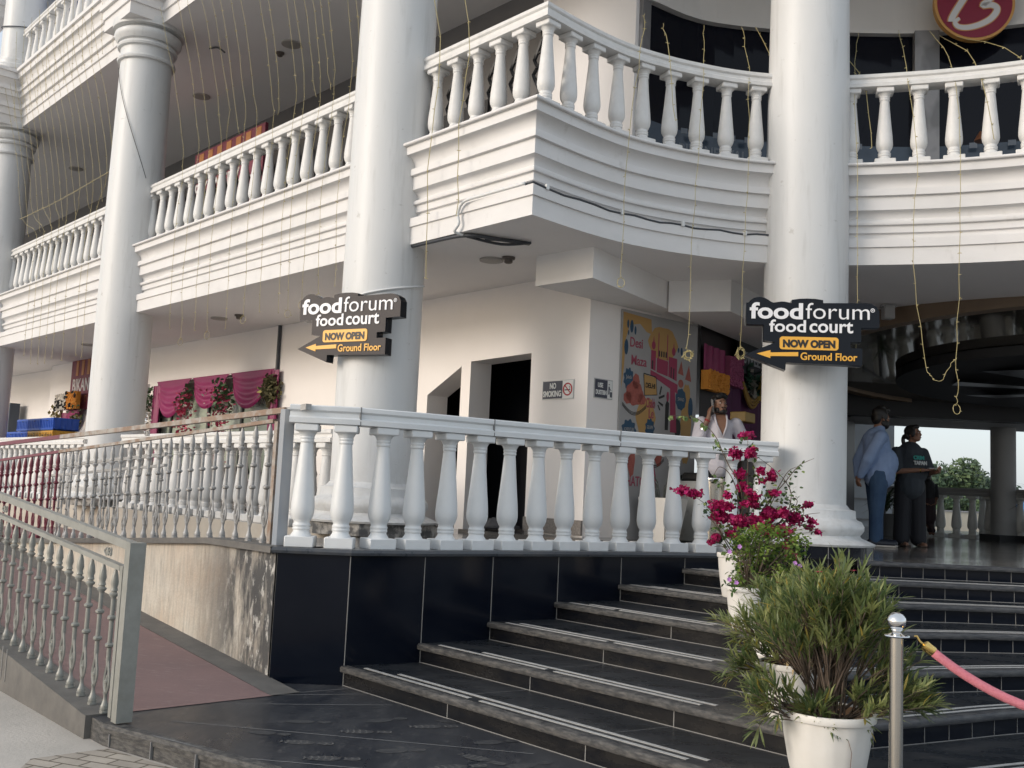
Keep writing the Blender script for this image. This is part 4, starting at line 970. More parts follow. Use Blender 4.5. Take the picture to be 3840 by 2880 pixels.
for x in (9.245, 9.41): mfill(b, [(x - .008, 3.13), (x + .008, 3.13), (x + .008, 3.42), (x, 3.46), (x - .008, 3.42)], -.0125)
b.build("fort", MUR, t, fixn=False)
b = MB()
for i in range(4): mfill(b, [(9.25 + i * .042, 3.16), (9.275 + i * .042, 3.16), (9.275 + i * .042, 3.22), (9.2625 + i * .042, 3.235), (9.25 + i * .042, 3.22)], -.013)
for x0, z0, x1, z1 in ((9.13, 3.0, 9.155, 3.1), (9.48, 2.93, 9.50, 3.06), (9.53, 2.92, 9.55, 3.05)): mfill(b, [(x0, z0), (x1, z0), (x1, z1), (x0, z1)], -.013)
for p in ([(9.28, 2.72), (9.31, 2.82), (9.33, 2.80), (9.30, 2.70)], [(9.27, 2.68), (9.38, 2.72), (9.38, 2.69), (9.28, 2.655)], [(9.27, 2.63), (9.36, 2.60), (9.35, 2.57), (9.27, 2.61)], [(9.27, 2.59), (9.31, 2.53), (9.29, 2.52), (9.255, 2.58)]): mfill(b, p, -.013)
for k_ in range(3): stroke(b, [(8.63 - MO + .42 * i / 10, 2.56 - .10 * math.sin(math.pi * i / 10) - .015 * k_) for i in range(11)], .007, -.014)
for k_ in range(2): stroke(b, [(9.06 - MO + .34 * i / 10, 1.96 - .09 * math.sin(math.pi * i / 10) - .02 * k_) for i in range(11)], .008, -.014)
mfill(b, [(9.40, 2.30), (9.46, 2.30), (9.47, 2.62), (9.43, 2.66), (9.40, 2.6)], -.013); mell(b, (9.64, 2.34), .06, .12, -.013); mfill(b, [(9.55, 1.5), (9.85, 1.55), (9.8, 1.8), (9.62, 1.75)], -.013)
for i in range(6): mfill(b, [(9.02 + .012 * i, 1.78 + .02 * i), (9.03 + .012 * i, 1.77 + .02 * i), (9.045 + .012 * i, 1.92 + .01 * i)], -.013); 
b.build("ink_line", MUK, t, fixn=False)
b = MB(); 
for c, rx, rz in (((8.84, 2.68), .15, .14), ((8.86, 2.82), .06, .09), ((8.97, 2.62), .07, .06), ((8.72, 2.62), .07, .07), ((8.72, 1.98), .07, .18), ((8.82, 1.92), .06, .2), ((9.2, 2.02), .08, .1), ((9.30, 1.98), .06, .12)): mell(b, c, rx, rz, -.0135, wob=.06, n=30, k=7)
mfill(b, [(9.62, 3.0), (9.68, 3.16), (9.73, 2.98)], -.0135); mfill(b, [(9.76, 2.94), (9.83, 3.12), (9.88, 2.92)], -.0135); mell(b, (9.68, 2.88), .05, .05, -.0135); b.build("food_shape", MUS, t, fixn=False)
b = MB(); mfill(b, [(8.99, 2.92), (9.21, 2.90), (9.235, 2.70), (9.02, 2.68)], -.0130); b.build("notice", MUO, t, fixn=False)
b = MB(); stroke(b, [(p[0] - MO, p[1]) for p in [(8.99, 2.93), (9.215, 2.91), (9.24, 2.70), (9.015, 2.675), (8.99, 2.93)]], .012, -.014); b.build("ink_line", MUK, t, fixn=False)
link("letters", text_mesh("DELHI", .08, .001, .002, w=.17, mat=MUK), t, Matrix.Translation((9.03 - MO, -.0145, 2.77)))
b = MB(); mfill(b, [(9.48, 2.80), (9.57, 2.80), (9.62, 2.28), (9.50, 2.28)], -.0135); mfill(b, [(9.17, 1.5), (9.27, 1.5), (9.26, 1.75), (9.22, 1.88), (9.18, 1.75)], -.0135); mell(b, (9.44, 2.70), .025, .06, -.0135); b.build("cloth", MUR, t, fixn=False)
b = MB(); mfill(b, [(9.14, 1.2), (9.34, 1.2), (9.33, 1.52), (9.15, 1.52)], -.0132); b.build("blob", MUY, t, fixn=False)

def merge_parts(parent, names, new):
    vs, fs, mi, mats = [], [], [], []
    for o in [c for c in parent.children if c.name.split('.')[0] in names]:
        off = len(vs); vs += [tuple(v.co) for v in o.data.vertices]
        for p in o.data.polygons:
            fs.append(tuple(i + off for i in p.vertices)); m_ = o.data.materials[p.material_index]
            if m_ not in mats: mats.append(m_)
            mi.append(mats.index(m_))
        bpy.data.objects.remove(o)
    b = MB(); b.v, b.f, b.m = vs, fs, mi; return b.build(new, mats, parent, fixn=False)
merge_parts([o for o in COL.objects if o.name == "mural"][0], {"blob", "label_shape", "fort", "ink_line", "food_shape", "notice", "cloth"}, "painting")

# ================================================================ SWAGS, WINDOW, GARLANDS
GLG = mat("pale_green_glass", (.33, .38, .30), .25, noise_col=(.42, .46, .38), nscale=1.2, namt=.6, spec=.6); MULL = mat("dark_mullion", (.05, .055, .055), .5)
t = thing("shop_window", "pale green glazed window under the magenta drapes", "window", UW @ Matrix.Translation((0, WW, 0)))
b = MB(); b.box((16.8, .10, 2.38), (4.6, .02, 1.78)); b.build("pane", GLG, t)
b = MB()
for a in (19.05, 18.55, 17.0, 15.75, 14.55): b.box((a, .075, 2.38), (.06, .05, 1.78))
b.box((18.8, .075, 2.62), (.45, .05, .04)); b.build("mullion", MULL, t)
b = MB()
for a, z in ((17.6, 1.95), (16.3, 2.05), (16.2, 2.55), (14.9, 2.72), (17.9, 2.6), (15.4, 2.68)):
    for k_ in range(4): b.tube([(a + (.08 + .06 * k_) * math.cos(q), .07, z + (.08 + .06 * k_) * math.sin(q)) for q in [R(10 + 16 * i) for i in range(11)]], .008, 4)
b.build("scalloped_lace", PLW, t)
DRAPE = mat("magenta_satin", (.23, .014, .085), .45, noise_col=(.28, .02, .12), nscale=3, namt=.6)
def swag(b, u0, u1, zt_, drop, w_):
    ns, nt = 22, 26
    vs = []
    for j in range(nt + 1):
        tt = j / nt
        for i in range(ns + 1):
            s_1 = i / ns; c = 1 - (2 * s_1 - 1) ** 2; c = c ** .8
            z = zt_ - tt * (.05 + drop * c) - .0
            x = u0 + (u1 - u0) * (s_1 + tt * .10 * (.5 - s_1) * 2 * (1 - c))
            y = w_ - .03 - .035 * (math.sin(tt * 22 + .8 * c) * .5 + .5) * c * (.4 + tt) - .05 * c * tt
            vs.append(uw(x, y, z))
    fs = [(j * (ns + 1) + i, j * (ns + 1) + i + 1, (j + 1) * (ns + 1) + i + 1, (j + 1) * (ns + 1) + i) for j in range(nt) for i in range(ns)]
    b.add(vs, fs)
t = thing("drapes", "magenta satin swags tied across the top of the green window", "drapes")
for u0, u1, d in ((19.06, 17.50, .66), (17.50, 16.03, .54), (16.03, 14.47, .58)):
    b = MB(); swag(b, u0, u1, 3.28, d, WW - .03); b.build("swag", DRAPE, t, smooth=True, fixn=False)
def tail(u0, wd, z0, z1, w_, parent, name="tail"):
    b = MB(); n = 14; vs = []
    for j in range(12):
        z = z0 + (z1 - z0) * j / 11
        for i in range(n + 1): vs.append(uw(u0 + wd * (i / n - .5) * (.9 + .25 * j / 11), w_ - .03 - .03 * math.sin(i * 1.9 + j * .15), z))
    b.add(vs, [(j * (n + 1) + i, j * (n + 1) + i + 1, (j + 1) * (n + 1) + i + 1, (j + 1) * (n + 1) + i) for j in range(11) for i in range(n)])
    return b.build(name, DRAPE, parent, smooth=True, fixn=False)
tail(14.45, .24, 3.25, 1.5, WW - .04, t); tail(18.95, .30, 3.2, 1.5, WW - .04, t)
PINKF = mat("pink_petal", (.50, .06, .13), .7); WHF = mat("white_petal", (.62, .58, .52), .7); LEAFD = mat("garland_leaf", (.07, .13, .055), .6); YELF = mat("yellow_green_petal", (.42, .36, .13), .7); OLIV = mat("olive_leaf", (.11, .10, .045), .6)
def petals(b, c, r, n, m, rs, sz=.03):
    for _ in range(n):
        p = Vector(c) + Vector((rs.gauss(0, r[0]), rs.gauss(0, r[1]), rs.gauss(0, r[2])))
        a = Vector((rs.gauss(0, 1), rs.gauss(0, 1), rs.gauss(0, 1))).normalized(); q = a.orthogonal().normalized(); s_1 = sz * rs.uniform(.6, 1.3)
        b.add([p - a * s_1, p + q * s_1 * .7, p + a * s_1, p - q * s_1 * .7], [(0, 1, 2, 3)], m)
def garland(name, label, u0, w_, z0, z1, mats, wid=.07, n=240, seed=1, leafn=60, leafz=.35, sz=.035):
    rs = random.Random(seed); t = thing(name, label, "garland", Matrix.Translation(uw(u0, w_, z1)))
    inv = Vector(uw(u0, w_, z1)); b = MB()
    for i in range(n):
        f = rs.random(); c = uw(u0, w_, z0 + (z1 - z0) * f) - inv; petals(b, c, (wid * (1 - .5 * f), wid * .6, .03), 1, 0 if rs.random() < .8 else 1, rs, sz)
    b.build("blossoms", mats[:2], t, fixn=False)
    b = MB()
    for i in range(leafn): petals(b, uw(u0, w_, z0 + .12 - leafz * rs.random()) - inv, (.07, .05, .05), 1, 0, rs, sz * 1.3)
    b.build("leaves", mats[2], t, fixn=False); return t
garland("flower_garland", "pink blossom garland hanging between the first and second swag", 17.55, WW - .16, 3.0, 2.0, [PINKF, WHF, LEAFD], .09, 330, 3, 60)
garland("flower_garland", "fullest pink blossom garland with a dark leaf tuft, between second and third swag", 16.08, WW - .16, 3.0, 1.75, [PINKF, WHF, LEAFD], .11, 480, 4, 130, .5)
garland("flower_garland", "white blossom garland beside the left column at the window's far end", 19.2, WW - .12, 3.0, 1.9, [WHF, WHF, LEAFD], .09, 330, 5, 80, .4)
garland("leaf_bunch", "bunch of dried olive leaves at the right end of the drapes", 14.45, WW - .14, 3.0, 2.8, [OLIV, YELF, OLIV], .11, 120, 6, 150, .35, .045)
garland("flower_garland", "yellow green hanging garland beside the crates", 23.95, WW - .25, 2.85, 1.9, [YELF, WHF, YELF], .08, 260, 7, 30)
garland("flower_garland", "thin yellow green garland close to the left column", 22.75, WW - .25, 2.75, 2.0, [YELF, WHF, LEAFD], .06, 160, 8, 20)
t = thing("drapes", "small magenta drape hanging below the maroon board at far left", "drapes")
b = MB(); swag(b, 23.75, 22.8, 2.85, .35, WW - .1); b.build("swag", DRAPE, t, True, fixn=False); tail(23.75, .34, 2.8, 1.6, WW - .12, t)
MARI = mat("orange_marigold", (.62, .23, .03), .8, noise_col=(.70, .32, .05), nscale=30, namt=.8, bump=.8, bscale=40)
def flower_block(name, label, M, d, mt, spots=None, n=260, seed=1):
    rs = random.Random(seed); t = thing(name, label, "decoration", M); b = MB(); b.box((0, 0, 0), d); 
    for _ in range(n):
        x, z = rs.uniform(-d[0] / 2, d[0] / 2), rs.uniform(-d[2] / 2, d[2] / 2); b.lathe([(.0, 0), (.022, .008), (.018, .022), (.004, .03)], 6, M=Matrix.Translation((x, -d[1] / 2 + .004, z)) @ Matrix.Rotation(R(90), 4, 'X'), cap=False)
    b.build("blossoms", mt, t)
    if spots:
        b = MB()
        for _ in range(10): petals(b, (rs.uniform(-d[0] / 2, d[0] / 2), -d[1] / 2 - .03, rs.uniform(-d[2] / 2, d[2] / 2)), (.03, .004, .02), 5, 0, rs, .04)
        b.build("dark_sprig", MUK, t, fixn=False)
    return t
flower_block("floral_decoration", "grey white flower panel with dark sprigs under the maroon board", frame(uw(23.75, WW - .22, 3.03), -uu), (.75, .08, .36), WHF, True, 200, 2)
flower_block("floral_decoration", "orange marigold panel with dark sprigs close to the left column", frame(uw(23.05, WW - .23, 3.05), -uu), (.65, .08, .38), MARI, True, 200, 3)
# decorations in the dark shop behind the man
def shopframe(tv, z, off=.10): return frame(S0 + SD * tv + Vector((.836, -.549, 0)) * off + ZZ * z, SD)
flower_block("floral_decoration", "orange marigold block above the man on the phone", shopframe(.20, 2.98, .12), (.66, .10, .24), MARI, False, 260, 4)
flower_block("floral_decoration", "dull pink flower block beside the magenta cloth in the shade", shopframe(.80, 3.18, .12), (.46, .10, .38), mat("dull_pink_flower", (.30, .07, .15), .8), False, 200, 5)
t = thing("hanging_cloth", "magenta cloth hanging in the shade above the marigold block", "cloth", shopframe(.2, 3.23, .1)); b = MB()
vs = [(-.33 + .66 * i / 16, -.02 * math.sin(i * 1.3), .20 - .40 * j / 4) for j in range(5) for i in range(17)]; b.add(vs, [(j * 17 + i, j * 17 + i + 1, (j + 1) * 17 + i + 1, (j + 1) * 17 + i) for j in range(4) for i in range(16)]); b.build("folds", DRAPE, t, True, fixn=False)
t = thing("drapes", "dark purple drape with an ochre swag border behind the man", "drapes", shopframe(1.5, 0, .06)); b = MB()
vs = [(-.75 + 1.5 * i / 24, -.03 * math.sin(i * 1.1), 3.2 - 2.0 * j / 8) for j in range(9) for i in range(25)]; b.add(vs, [(j * 25 + i, j * 25 + i + 1, (j + 1) * 25 + i + 1, (j + 1) * 25 + i) for j in range(8) for i in range(24)]); b.build("cloth", mat("purple_cloth", (.07, .010, .055), .7), t, True, fixn=False)
b = MB()
for k_ in range(3): b.tube([(-.45 + .9 * i / 14, -.08, 3.18 - (.30 + .05 * k_) * math.sin(math.pi * i / 14)) for i in range(15)], .022, 6)
b.build("border", mat("ochre_border", (.26, .15, .03), .7), t)
b = MB(); rs = random.Random(5)
for c, m in (((-.2, -.1, 3.2), 0), ((.1, -.1, 3.15), 0), ((.22, -.1, 3.1), 1), ((-.05, -.1, 3.1), 2)): petals(b, c, (.07, .02, .1), 60, m, rs, .05)
b.build("paper_flowers", [mat("dull_green_paper", (.03, .08, .05), .7), mat("dull_yellow_paper", (.34, .22, .04), .7), mat("dull_cream_paper", (.25, .23, .2), .7)], t, fixn=False)
t = thing("counter", "low shop counter with a yellow lit shelf in the shade", "counter", shopframe(.15, 0, .55)); b = MB(); b.box((0, 0, 1.5), (.9, .3, 1.0), bev=.02); b.build("body", mat("counter_brown", (.06, .04, .03), .5), t)
b = MB(); b.box((-.1, 0, 2.52), (.34, .2, .12), bev=.01); b.build("yellow_tray", mat("tray_gold", (.35, .22, .05), .4), t)

# ================================================================ CRATES, BIN, SMALL ITEMS
BLUEC = mat("blue_crate_plastic", (.02, .085, .42), .45); YELC = mat("ochre_crate_plastic", (.55, .29, .035), .45)
def crate_mesh(L, W_, h, mt, name, slots):
    b = MB(); th = .018
    b.box((0, 0, .012), (L, W_, .02))
    for s in (-1, 1):
        b.box((0, s * (W_ / 2 - th / 2), h / 2), (L, th, h - .01)); b.box((s * (L / 2 - th / 2), 0, h / 2), (th, W_ - 2 * th, h - .01))
        for z in (.03, h - .03): b.box((0, s * W_ / 2, z), (L + .012, .016, .035))
        n = 7
        for i in range(n + 1): b.box((-L / 2 + .03 + i * (L - .06) / n, s * (W_ / 2 + .004), h / 2), (.016, .014, h - .05))
        for i in range(5): b.box((s * (L / 2 + .004), -W_ / 2 + .03 + i * (W_ - .06) / 4, h / 2), (.014, .016, h - .05))
        if slots:
            for i in range(n):
                for z in (.35, .62): b.box((-L / 2 + .03 + (i + .5) * (L - .06) / n, s * (W_ / 2 + .002), h * z), ((L - .06) / n * .6, .004, h * .14), 1)
        b.box((0, s * (W_ / 2 + .001), h * .80), (.12, .006, .03), 1)
    return b.mesh(name, [mt, MUK])
CB = crate_mesh(.76, .50, .255, BLUEC, "crate_shell", False); CY = crate_mesh(.76, .50, .255, YELC, "crate_shell", True)
def crate(a, w_, k_, me, label, group=None, rot=0.0):
    t = thing("crate", label, "crate", UW @ Matrix.Translation((a, w_, H + .262 * k_ + .002)) @ Matrix.Rotation(rot, 4, 'Z'), group); link("shell", me, t); return t
G = "blue crates lower in the stacks"
for k_ in range(5):
    crate(24.15, 7.2, k_, CB, "blue plastic crate on top of the lowest, leftmost stack" if k_ == 4 else "blue plastic crate low in the stacks behind the balustrade", G if k_ < 4 else None)
for k_ in range(6): crate(23.37, 7.2, k_, CB, "blue crate topping the tall middle stack" if k_ == 5 else "second crate down in the tall middle stack" if k_ == 4 else "blue plastic crate low in the stacks behind the balustrade", G if k_ < 4 else None)
for j, a in enumerate((22.58, 21.79)):
    for k_ in range(6):
        nm = ("left", "right")[j]
        crate(a, 7.2, k_, CY if k_ == 4 else CB, ("top blue crate of the %s hand double stack" % nm) if k_ == 5 else (("ochre crate touching the tall blue stack", "ochre slatted crate at the right end below a blue one")[j]) if k_ == 4 else "blue plastic crate low in the stacks behind the balustrade", G if k_ < 4 else None)
t = thing("electric_panel", "tall dark blue grey cabinet against the wall at the left edge", "cabinet", UW @ Matrix.Translation((28.3, WW + .02, 0))); b = MB(); b.box((0, 0, 2.1), (.6, .25, 2.15), bev=.01); b.build("body", mat("cabinet_slate", (.035, .05, .075), .4), t)
t = thing("wire_mesh_sheet", "grey wire mesh sheet leaning on the wall above the crates", "sheet", UW @ Matrix.Translation((25.0, WW + .18, 0))); b = MB()
for i in range(6): b.tube([(-.45 + .18 * i, 0, 2.3), (-.45 + .18 * i, .02, 3.2)], .008, 4); b.tube([(-.45, .01, 2.3 + .18 * i), (.45, .01, 2.3 + .18 * i)], .008, 4)
b.box((0, .02, 2.75), (.92, .006, .92)); b.build("grid", SOFF, t)
t = thing("downpipe", "thin dark pipe running up the wall from the end of the drapes", "pipe"); b = MB(); b.tube([uw(14.49, WW - .03, 3.24), uw(14.49, WW - .03, 3.975)], .03, 8); tag(b.build("tube", CABLE, t))
t = thing("dustbin", "brushed steel cylindrical dustbin behind the balustrade near the man", "dustbin", Matrix.Translation((2.27, 11.15, H)))
b = MB(); b.lathe([(.17, 0), (.17, .70)], 32); b.build("drum", STEEL, t, 40)
b = MB(); b.lathe([(.178, .70), (.182, .715), (.178, .735), (.15, .74), (.14, .70)], 32, cap=False); b.build("rim", CHROME, t, 40)
t = thing("planter", "white flared square planter with dead grey grass near the pier", "planter", UW @ Matrix.Translation((7.35, 9.05, H)))
b = MB(); vs = []
for z, r in ((0, .13), (.50, .20), (.50, .17), (.44, .165)): vs += [(-r, -r, z), (r, -r, z), (r, r, z), (-r, r, z)]
b.add(vs, [(3, 2, 1, 0)] + [(k_ * 4 + i, k_ * 4 + (i + 1) % 4, k_ * 4 + 4 + (i + 1) % 4, k_ * 4 + 4 + i) for k_ in range(3) for i in range(4)] + [(12, 13, 14, 15)]); b.build("pot", POT, t)
b = MB(); rs = random.Random(4)
for i in range(40):
    a = rs.uniform(0, 6.3); l = rs.uniform(.15, .34); b.tube([(.05 * math.cos(a), .05 * math.sin(a), .44), (.12 * math.cos(a), .12 * math.sin(a), .44 + l * .7), (.22 * math.cos(a), .22 * math.sin(a), .44 + l)], [.006, .005, .002], 4)
b.build("stalks", mat("dead_grey_stalk", (.10, .11, .10), .8), t)
t = thing("cabinet", "small scuffed white metal cabinet under the mural", "cabinet", UW @ Matrix.Translation((7.40, 9.72, H))); b = MB(); b.box((0, 0, .36), (.30, .36, .70), bev=.012); b.box((-.0, -.183, .36), (.22, .006, .58)); b.build("body", mat("scuffed_white_metal", (.50, .50, .48), .5, noise_col=(.25, .22, .2), nscale=12, namt=.8, contrast=(.55, .7)), t)
b = MB(); b.box((0, 0, .76), (.26, .28, .10), bev=.03); b.build("bag", MUK, t)
t = thing("rag", "crumpled dark grey rag on the floor by the doorway", "rag", Matrix.Translation(uw(8.75, 7.85, H + .055))); b = MB()
vs = []; fs = []
for j in range(9):
    for i in range(14):
        a = 2 * math.pi * i / 14; r = .22 * (1 - (j / 8) ** 1.6); q = noise.noise(Vector((math.cos(a) * 2, math.sin(a) * 2, j * .5))); vs.append((r * math.cos(a) * (1 + .3 * q), r * .6 * math.sin(a) * (1 + .3 * q), .02 + .13 * j / 8 * (1 + .5 * q)))
for j in range(8):
    for i in range(14): fs.append((j * 14 + i, j * 14 + (i + 1) % 14, (j + 1) * 14 + (i + 1) % 14, (j + 1) * 14 + i))
b.add(vs, fs); b.build("cloth", mat("dark_rag", (.05, .05, .055), .9, noise_col=(.1, .1, .1), nscale=12, namt=.6), t, True)

# stanchions and rope
def stanchion(x, y, label):
    t = thing("rope_post", label, "rope post", Matrix.Translation((x, y, 0)), "polished posts of the rope barrier")
    b = MB(); b.lathe([(.16, 0), (.165, .012), (.15, .022), (.05, .035), (.03, .045)], 32); b.build("base", STEEL, t, 40)
    b = MB(); b.lathe([(.0285, .04), (.0285, .955)], 24); b.build("tube", STEEL, t, 40)
    b = MB(); b.lathe([(.03, .953), (.052, .957), (.054, .961), (.052, .965), (.03, .97), (.020, .975), (.020, .982), (.024, .986), (.020, .992)], 28); b.build("collar", CHROME, t, 40)
    b = MB(); b.lathe([(.0395 * math.sin(math.pi * i / 16) + .0005, 1.021 - .0395 * math.cos(math.pi * i / 16)) for i in range(17)], 28); b.build("ball", CHROME, t, True)
    return t
stanchion(1.686, 4.40, "polished steel rope post with ball top beside the leafy pot")
stanchion(3.05, 3.95, "polished steel rope post at the far end of the pink rope")
t = thing("velvet_rope", "pink velvet rope with brass end hooked to the steel post", "rope")
pa, pb = Vector((1.80, 4.362, .925)), Vector((2.95, 3.985, .93))
pts = [pa.lerp(pb, i / 24) - ZZ * (.24 * 4 * (i / 24) * (1 - i / 24)) for i in range(25)]
b = MB(); b.tube(pts, .0195, 12); b.build("rope", VELVET, t, True)
for p0, p1 in ((pts[0], pts[1]), (pts[-1], pts[-2])):
    d = (p0 - p1).normalized(); b = MB(); b.tube([p0 - d * .035, p0 - d * .03, p0 + d * .012, p0 + d * .018], [.0185, .0225, .0225, .012], 14); b.tube([p0 + d * .015, p0 + d * .035, p0 + d * .05 + ZZ * .012, p0 + d * .062 + ZZ * .002], .0045, 6); b.build("end_cap", BRASS, t, 40)
# ================================================================ POTTED PLANTS
GREENS = [mat("oleander_leaf", (.175, .215, .085), .5, noise_col=(.225, .25, .10), nscale=8, namt=.6), mat("oleander_leaf_dark", (.085, .125, .05), .45), mat("oleander_leaf_light", (.33, .35, .15), .5), mat("oleander_leaf_yellow", (.34, .27, .06), .55)]
STEM = mat("plant_stem", (.14, .10, .075), .8, noise_col=(.09, .07, .05), nscale=30, namt=.6)
def translucent(m, k=.4, gain=1.5):
    N = m.node_tree.nodes; L = m.node_tree.links; p = N["Principled BSDF"]; out = [n for n in N if n.type == 'OUTPUT_MATERIAL'][0]
    tr = N.new("ShaderNodeBsdfTranslucent"); c = p.inputs["Base Color"].default_value; tr.inputs[0].default_value = (min(1, c[0] * gain), min(1, c[1] * gain), c[2] * gain * .8, 1)
    mx = N.new("ShaderNodeMixShader"); mx.inputs[0].default_value = k; L.new(p.outputs[0], mx.inputs[1]); L.new(tr.outputs[0], mx.inputs[2]); L.new(mx.outputs[0], out.inputs[0])
for g in GREENS: translucent(g)
def leaf(b, base, d, l, w_, up, m, bend=.25):
    d = d.normalized(); sd = d.cross(up)
    if sd.length < 1e-4: sd = d.orthogonal()
    sd = sd.normalized(); n = sd.cross(d)
    p0 = base; p1 = base + d * l * .35 + n * (.04 * l); p2 = base + d * l * .72 - n * (bend * l * .15); p3 = base + d * l - n * (bend * l * .6)
    b.add([p0, p1 - sd * w_ * .5, p1 + sd * w_ * .5, p2 - sd * w_ * .42, p2 + sd * w_ * .42, p3], [(0, 2, 1), (1, 2, 4, 3), (3, 4, 5)], m)
def rdir(rs): return Vector((rs.gauss(0, 1), rs.gauss(0, 1), rs.gauss(0, 1))).normalized()
def oleander(parent, base, cen, rad, nst, rs, lobes=(), l=.10, w_=.0108, yellow=.05, flowers=0, tips=7):
    """bushy shrub with whorls of lance shaped leaves at the ends of branching stems"""
    bl = MB(); bs = MB(); bf = MB(); cen = Vector(cen)
    targets = []
    for i in range(nst):
        a = i * 2.39996; q = math.sqrt((i + .5) / nst); z = rs.uniform(-.45, 1.0)
        k_ = math.sqrt(max(.05, 1 - z * z * .75))
        targets.append(cen + Vector((rad[0] * q * k_ * math.cos(a) * rs.uniform(.85, 1.1), rad[1] * q * k_ * math.sin(a), rad[2] * z * rs.uniform(.75, 1.0))))
    for c, r, n in lobes:
        for i in range(n): targets.append(Vector(c) + rdir(rs) * r * rs.uniform(.3, 1))
    for T in targets:
        p0 = Vector(base) + Vector((rs.gauss(0, .035), rs.gauss(0, .035), 0))
        mid = p0.lerp(T, .5) + Vector((rs.gauss(0, .02), rs.gauss(0, .02), .03)) + Vector((0, 0, -.05 if T.z < cen.z else .02))
        pts = spline([p0, mid, T], 4); bs.tube(pts, [.0065 - .0042 * i / (len(pts) - 1) for i in range(len(pts))], 5)
        for s_1 in range(tips):
            f = rs.uniform(.45, .8); o = pts[int(f * (len(pts) - 1))]
            tip = T + Vector((rs.gauss(0, .055), rs.gauss(0, .055), rs.gauss(.01, .045))); dd = (tip - o).normalized()
            bs.tube([o, o.lerp(tip, .5) + rdir(rs) * .01, tip], [.0035, .003, .002], 4)
            m0 = rs.choices([0, 1, 2], [.6, .25, .15])[0]
            nl = rs.randint(12, 20)
            for q in range(nl):
                f2 = 1 - .5 * (q / nl) ** 1.2; pb = o.lerp(tip, max(.35, f2)); side = rdir(rs); side = (side - dd * side.dot(dd)).normalized()
                ld = (dd * rs.uniform(.6, 1.4) + side * rs.uniform(.45, .9) + ZZ * rs.uniform(.15, .6))
                m = 3 if rs.random() < yellow else (m0 if rs.random() < .8 else rs.choice([0, 1, 2]))
                leaf(bl, pb, ld, l * rs.uniform(.65, 1.15), w_ * rs.uniform(.8, 1.2), ZZ + rdir(rs) * .4, m, rs.uniform(.0, .4))
    tops = sorted(targets, key=lambda v: -v.z)[:max(flowers * 2, 1)]
    for i in range(flowers):
        c = rs.choice(tops) + Vector((rs.gauss(0, .03), rs.gauss(0, .03), rs.uniform(.05, .09)))
        for q in range(5):
            a = q * 1.257 + rs.random(); leaf(bf, c, Vector((math.cos(a), math.sin(a), .5)), .028, .02, ZZ, 0, .3)
    bs.build("stems", STEM, parent, True); bl.build("foliage", GREENS, parent, fixn=False)
    if flowers: bf.build("flowers", mat("red_oleander_flower", (.45, .03, .07), .6), parent, fixn=False)
def pot_mesh(r, h, rim, ribs, bands, name):
    b = MB(); n = 60
    def ring(rad, z, rib=0.0): return [(rad * (1 - (rib if (i % 5 == 0) else 0)) * math.cos(2 * math.pi * i / n), rad * (1 - (rib if (i % 5 == 0) else 0)) * math.sin(2 * math.pi * i / n), z) for i in range(n)]
    rb = r * .70
    prof = [(rb * .96, 0, 0), (rb, .01, 0), (rb + (r * .93 - rb) * .45, h * .30, ribs), (r * .90, h * .66, ribs), (r * .93, h * .86, ribs), (r * .935, h * .885, 0)]
    if bands: prof = [(rb * .96, 0, 0), (rb, .01, 0), (r * .80, h * .30, 0), (r * .815, h * .31, 0), (r * .815, h * .335, 0), (r * .805, h * .345, 0), (r * .83, h * .375, 0), (r * .84, h * .40, 0), (r * .83, h * .41, 0), (r * .90, h * .70, 0), (r * .93, h * .88, 0)]
    prof += [(r * .99, h * .895, 0), (r, h * .91, 0), (r, h * .975, 0), (r * .985, h, 0), (r * .94, h, 0), (r * .925, h * .975, 0)]
    vs = [v for p in prof for v in ring(*p)]; k_ = len(prof)
    b.add(vs, [(j * n + i, j * n + (i + 1) % n, (j + 1) * n + (i + 1) % n, (j + 1) * n + i) for j in range(k_ - 1) for i in range(n)] + [tuple(range(n - 1, -1, -1))], 0)
    b.lathe([(r * .89, h * .975), (r * .87, h * .80)], n, m=1, cap=False)
    return b.mesh(name, [POT, TERRAC], 35)
def soil(t, r, z, rs):
    b = MB(); n = 24; vs = [(0, 0, z + .01)]
    for j in (1, 2, 3):
        for i in range(n): a = 2 * math.pi * i / n; vs.append((r * j / 3 * math.cos(a), r * j / 3 * math.sin(a), z + rs.uniform(-.008, .014)))
    fs = [(0, 1 + i, 1 + (i + 1) % n) for i in range(n)] + [(1 + j * n + i, 1 + j * n + (i + 1) % n, 1 + (j + 1) * n + (i + 1) % n, 1 + (j + 1) * n + i) for j in range(2) for i in range(n)]
    b.add([(p[0], p[1], p[2]) for p in vs], [tuple(reversed(f)) for f in fs]); return b.build("soil", SOIL, t, True)
def potted(label, x, y, z, r, h, ribs=0.0, bands=False, group="white pots lined up the corner of the steps"):
    t = thing("potted_plant", label, "potted plant", Matrix.Translation((x, y, z)), group)
    link("pot", pot_mesh(r, h, r, ribs, bands, "plastic_pot"), t); soil(t, r * .905, h * .82, random.Random(int(x * 100))); return t
